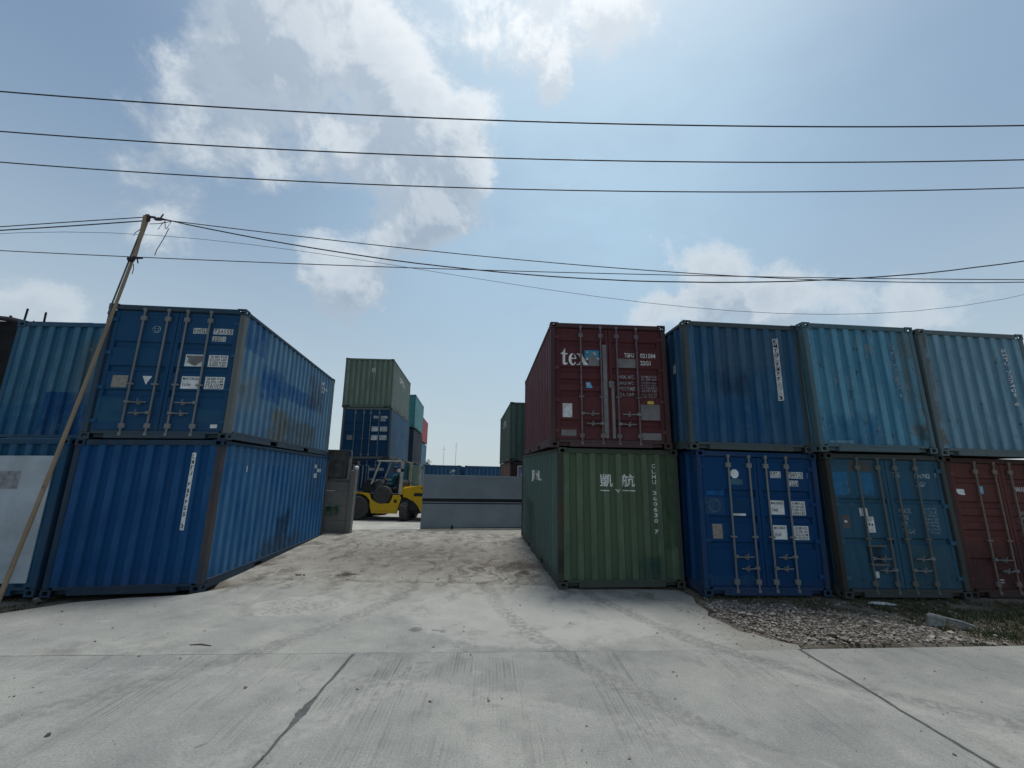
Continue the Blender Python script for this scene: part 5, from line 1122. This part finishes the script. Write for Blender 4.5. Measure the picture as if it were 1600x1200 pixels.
def build_rubble():
    rnd = random.Random(5); bm = Pile(); n = 0; tries = 0
    def pile(x, y): return .07 * max(0, 1 - abs((x - 4.7) / 1.9) ** 2) * max(0, 1 - abs((y - 6.6) / .9) ** 2)
    while n < 6500 and tries < 120000:
        tries += 1; x, y = rnd.uniform(2.75, 7.4), rnd.uniform(5.6, 7.9)
        if in_apron(x, y, .02) and rnd.random() > .55: continue
        if y < road_edge(x): continue
        d = 1.0 if inside(RUB, x, y) else .16
        if mnoise.noise(Vector((x * 1.4, y * 1.4, 3))) < -.25: d *= .35
        if rnd.random() > d: continue
        s = rnd.choice((.007, .009, .011, .013, .016, .021, .028)) * rnd.uniform(.8, 1.25)
        on = in_apron(x, y, .03); s *= .6 if on else 1; rock(bm, (x, y, .002 + s * .2 if on else hgt(x, y) + pile(x, y) * rnd.random() + s * .25), s, rnd); n += 1
    o = link('gravel', bm.mesh('gravel'), M['stone']); tag(o, 'pale broken stone rubble spread on the verge by the blue doors', 'gravel', kind='stuff')
    for i in range(26):
        while True:
            x, y = rnd.uniform(3.4, 6.6), rnd.uniform(5.95, 7.5)
            if inside(RUB, x, y): break
        bm = Pile(); s = rnd.uniform(.05, .075); rock(bm, (0, 0, 0), s, rnd)
        o = link('broken_stone', bm.mesh('broken_stone'), M['stone']); o.location = (x, y, hgt(x, y) + pile(x, y) * .6 + s * .25); tag(o, 'fist-sized pale stone lying among the rubble on the right verge', 'stone', 'larger stones in the rubble')
    # grit and dead leaves scattered over the paving
    bm = Pile(); rnd = random.Random(9)
    for i in range(420):
        x, y = rnd.uniform(-7, 7), rnd.uniform(1.6, 8.2)
        if y > road_edge(x) and not in_apron(x, y, -.1): continue
        s = rnd.choice((.004, .005, .006, .008, .013)) * (1 + .5 * rnd.random()); rock(bm, (x, y, .002 + s * .3), s, rnd)
    for i in range(500):
        x, y = rnd.uniform(-5.5, .8), rnd.uniform(8.4, 15); s = rnd.choice((.008, .012, .016, .025)) ; rock(bm, (x, y, hgt(x, y) + s * .2), s, rnd)
    tag(link('grit', bm.mesh('grit'), M['stone']), 'scattered grit and pebbles on the paving and driveway', 'grit', kind='stuff')
build_rubble()
def weed_mat():
    m, T = newmat('dusty weeds'); p = T.node('ShaderNodeNewGeometry').outputs['Random Per Island']; co = T.coord()
    c = T.mix(p, (0.030, 0.045, 0.018), (0.075, 0.085, 0.038)); c = T.mix(T.ramp(T.noise(co, 1.3, 3), .45, .65, 0, .75), c, (0.11, 0.085, 0.05))
    T.bsdf(c, .85, 0, None, .2); return m
def build_weeds():
    rnd = random.Random(3); vs, fs = [], []
    def blade(x, y, z, h):
        a = rnd.random() * 6.28; w = rnd.uniform(.004, .010); l = rnd.uniform(.2, .9) * h; i = len(vs); b = rnd.random() * 6.28
        vs.extend([(x - w * math.cos(a), y - w * math.sin(a), z), (x + w * math.cos(a), y + w * math.sin(a), z), (x + l * .4 * math.cos(b) + w * .7, y + l * .4 * math.sin(b), z + h * .65), (x + l * math.cos(b), y + l * math.sin(b), z + h)])
        fs.extend([(i, i + 1, i + 2), (i, i + 2, i + 3)])
    n = 0
    while n < 15000:
        x, y = (rnd.uniform(3.4, 11.5), rnd.uniform(5.9, 8.0)) if rnd.random() < .8 else (rnd.uniform(-11, -5.6), rnd.uniform(5.0, 7.35))
        if y < road_edge(x) + .03 or in_apron(x, y, .03): continue
        k = mnoise.noise(Vector((x * 1.1, y * 1.5, 7))) + .5 * mnoise.noise(Vector((x * 4, y * 4, 2)))
        if x > 0 and inside(RUB, x, y): k -= 1.0
        if x > 6.2: k += .30
        if x > 0 and y > 7.35: k += .15
        if x < 0: k -= .05
        if k < 0.02: continue
        z = hgt(x, y); g = rnd.uniform(.02, .055) * (1 + min(k, .8))
        for _ in range(5): blade(x + rnd.gauss(0, .025), y + rnd.gauss(0, .025), z - .005, g * rnd.uniform(.5, 1.2))
        n += 5
    me = bpy.data.meshes.new('weeds'); me.from_pydata(vs, [], fs)
    tag(link('weeds', me, weed_mat()), 'low dusty weeds along the verge before the containers', 'weeds', kind='stuff')
build_weeds()
M['grimy'] = plain('grimy pale plastic', (0.20, 0.21, 0.20), .7, var=.4, scale=14)
def build_litter():
    # broken pale plastic trim lying in the weeds
    r = empty('broken_plastic_panel', mtx=Matrix.Translation((6.25, 6.62, .0)) @ Matrix.Rotation(rad(-8), 4, 'Z') @ Matrix.Rotation(rad(6), 4, 'Y')); tag(r, 'broken pale plastic panel lying in the weeds at the right', 'debris')
    bm = bmesh.new(); prism(bm, [(0, 0), (.0, .15), (.03, .165), (.22, .145), (.24, .10), (.20, .02), (.12, .03)], -.01, .035, .006); link('solid_end', me_from(bm, 'solid_end'), M['grimy'], r)
    bm = bmesh.new(); tube(bm, [(.02, .012, .17), (.22, .012, .15), (.45, .012, .125), (.58, .012, .10), (.625, .012, .06), (.58, .012, .025), (.45, .012, .03), (.36, .012, .04)], [.014, .014, .015, .015, .013, .012, .012, .010], 8); link('curved_rim', me_from(bm, 'curved_rim', True), M['grimy'], r)
    bm = bmesh.new(); prism(bm, [(.24, .135), (.56, .098), (.54, .06), (.40, .065), (.27, .085)], .005, .02); link('web', me_from(bm, 'web'), M['grey_tape'], r)
    bm = bmesh.new(); prism(bm, [(0, 0), (.36, .0), (.42, .02), (.30, .035), (.05, .03)], -.03, .03, .004); o = link('white_scrap', me_from(bm, 'white_scrap'), M['offwhite']); o.matrix_world = Matrix.Translation((6.30, 7.72, .0)) @ Matrix.Rotation(rad(-14), 4, 'Z'); tag(o, 'thin white scrap lying at the foot of the teal doors', 'debris')
    rnd = random.Random(12)
    for i, (x, y, s, lab) in enumerate(((-4.15, 8.75, .10, 'brown crumpled leaf litter beside the deep blue container'), (-3.6, 5.35, .09, 'dry stick lying on the joint of the apron'), (-3.5, 3.65, .03, 'dark pebble lying alone on the left road slab'))):
        bm = bmesh.new() if i == 1 else Pile()
        if i == 1: tube(bm, [(-.12, 0, 0), (0, .01, .006), (.14, -.01, 0)], [.004, .007, .004], 6)
        else:
            for k in range(5 if i == 0 else 1): rock(bm, (rnd.uniform(-.09, .09) * (i == 0), rnd.uniform(-.05, .05) * (i == 0), 0), s * (.35 if i == 0 else 1), rnd)
        o = link(('leaf_litter', 'stick', 'pebble')[i], me_from(bm, 'x') if i == 1 else bm.mesh('x'), plain('litter %d' % i, (0.06, 0.045, 0.032), .9, var=.4)); o.location = (x, y, .006 + (hgt(x, y) if y > 8.4 else 0)); tag(o, lab, 'litter')
    # concrete spall lump under the corner of the lower left box
    bm = Pile(); rock(bm, (0, 0, 0), .10, rnd); o = link('concrete_lump', bm.mesh('concrete_lump'), M['old_concrete']); o.location = (-7.62, 7.22, -.12); o.scale = (1.1, 1, 1.6); tag(o, 'pale concrete lump propping the corner of the deep blue container', 'lump')
build_litter()

# ------------------------------------------------------------------ far things above the gate
def build_far():
    rnd = random.Random(21)
    t = empty('tree', (-11.2, 52.0, -.75)); tag(t, 'far tree crown just showing over the blue containers', 'tree')
    bm = bmesh.new(); tube(bm, [(0, 0, 0), (.1, 0, 1.8), (.0, .1, 3.4)], [.16, .12, .06], 8)
    for k in range(7): a = k * .9; tube(bm, [(.05, 0, 1.9 + .15 * k), (.9 * math.cos(a), .9 * math.sin(a), 2.7 + .18 * k)], [.06, .02], 5)
    link('trunk', me_from(bm, 'trunk'), M['pole'], t)
    vs, fs = [], []
    for k in range(2600):
        a, e, q = rnd.random() * 6.28, rnd.uniform(-.8, 1.2), rnd.random() ** .4
        R = 1.5 * q * (1 + .4 * mnoise.noise(Vector((math.cos(a) * 2, math.sin(a) * 2, e * 2))))
        c = Vector((R * 1.25 * math.cos(a) * math.cos(e), R * math.sin(a) * math.cos(e), 3.25 + R * .85 * math.sin(e)))
        u = Vector((rnd.gauss(0, 1), rnd.gauss(0, 1), rnd.gauss(0, 1))).normalized() * .13; w = u.cross(Vector((rnd.gauss(0, 1), rnd.gauss(0, 1), 1))).normalized() * .05; i = len(vs)
        vs.extend([c - u, c + w, c + u, c - w]); fs.append((i, i + 1, i + 2, i + 3))
    me = bpy.data.meshes.new('crown'); me.from_pydata([tuple(v) for v in vs], [], fs)
    link('crown', me, plain('tree leaves', (0.045, 0.07, 0.03), .7, var=.4, scale=1.5), t)
    for x, h, lab in ((-47, 22.5, 'faint thin mast on the horizon, left of the two'), (-38.5, 25.0, 'faint thin mast on the horizon, right of the two')):
        r = empty('mast', (x, 290, 0)); tag(r, lab, 'mast'); grey = M.setdefault('mast', plain('haze-paled mast', (0.65, 0.67, 0.7), .6))  # pale grey puts the haze of distance into the mast colour
        bm = bmesh.new(); tube(bm, [(0, 0, 0), (0, 0, h)], [.20, .12], 6); link('shaft', me_from(bm, 'shaft'), grey, r)
        bm = bmesh.new(); box(bm, -1.2, 1.2, -.1, .1, h - 3, h - 2.8); link('cross_arm', me_from(bm, 'cross_arm'), grey, r)
build_far()
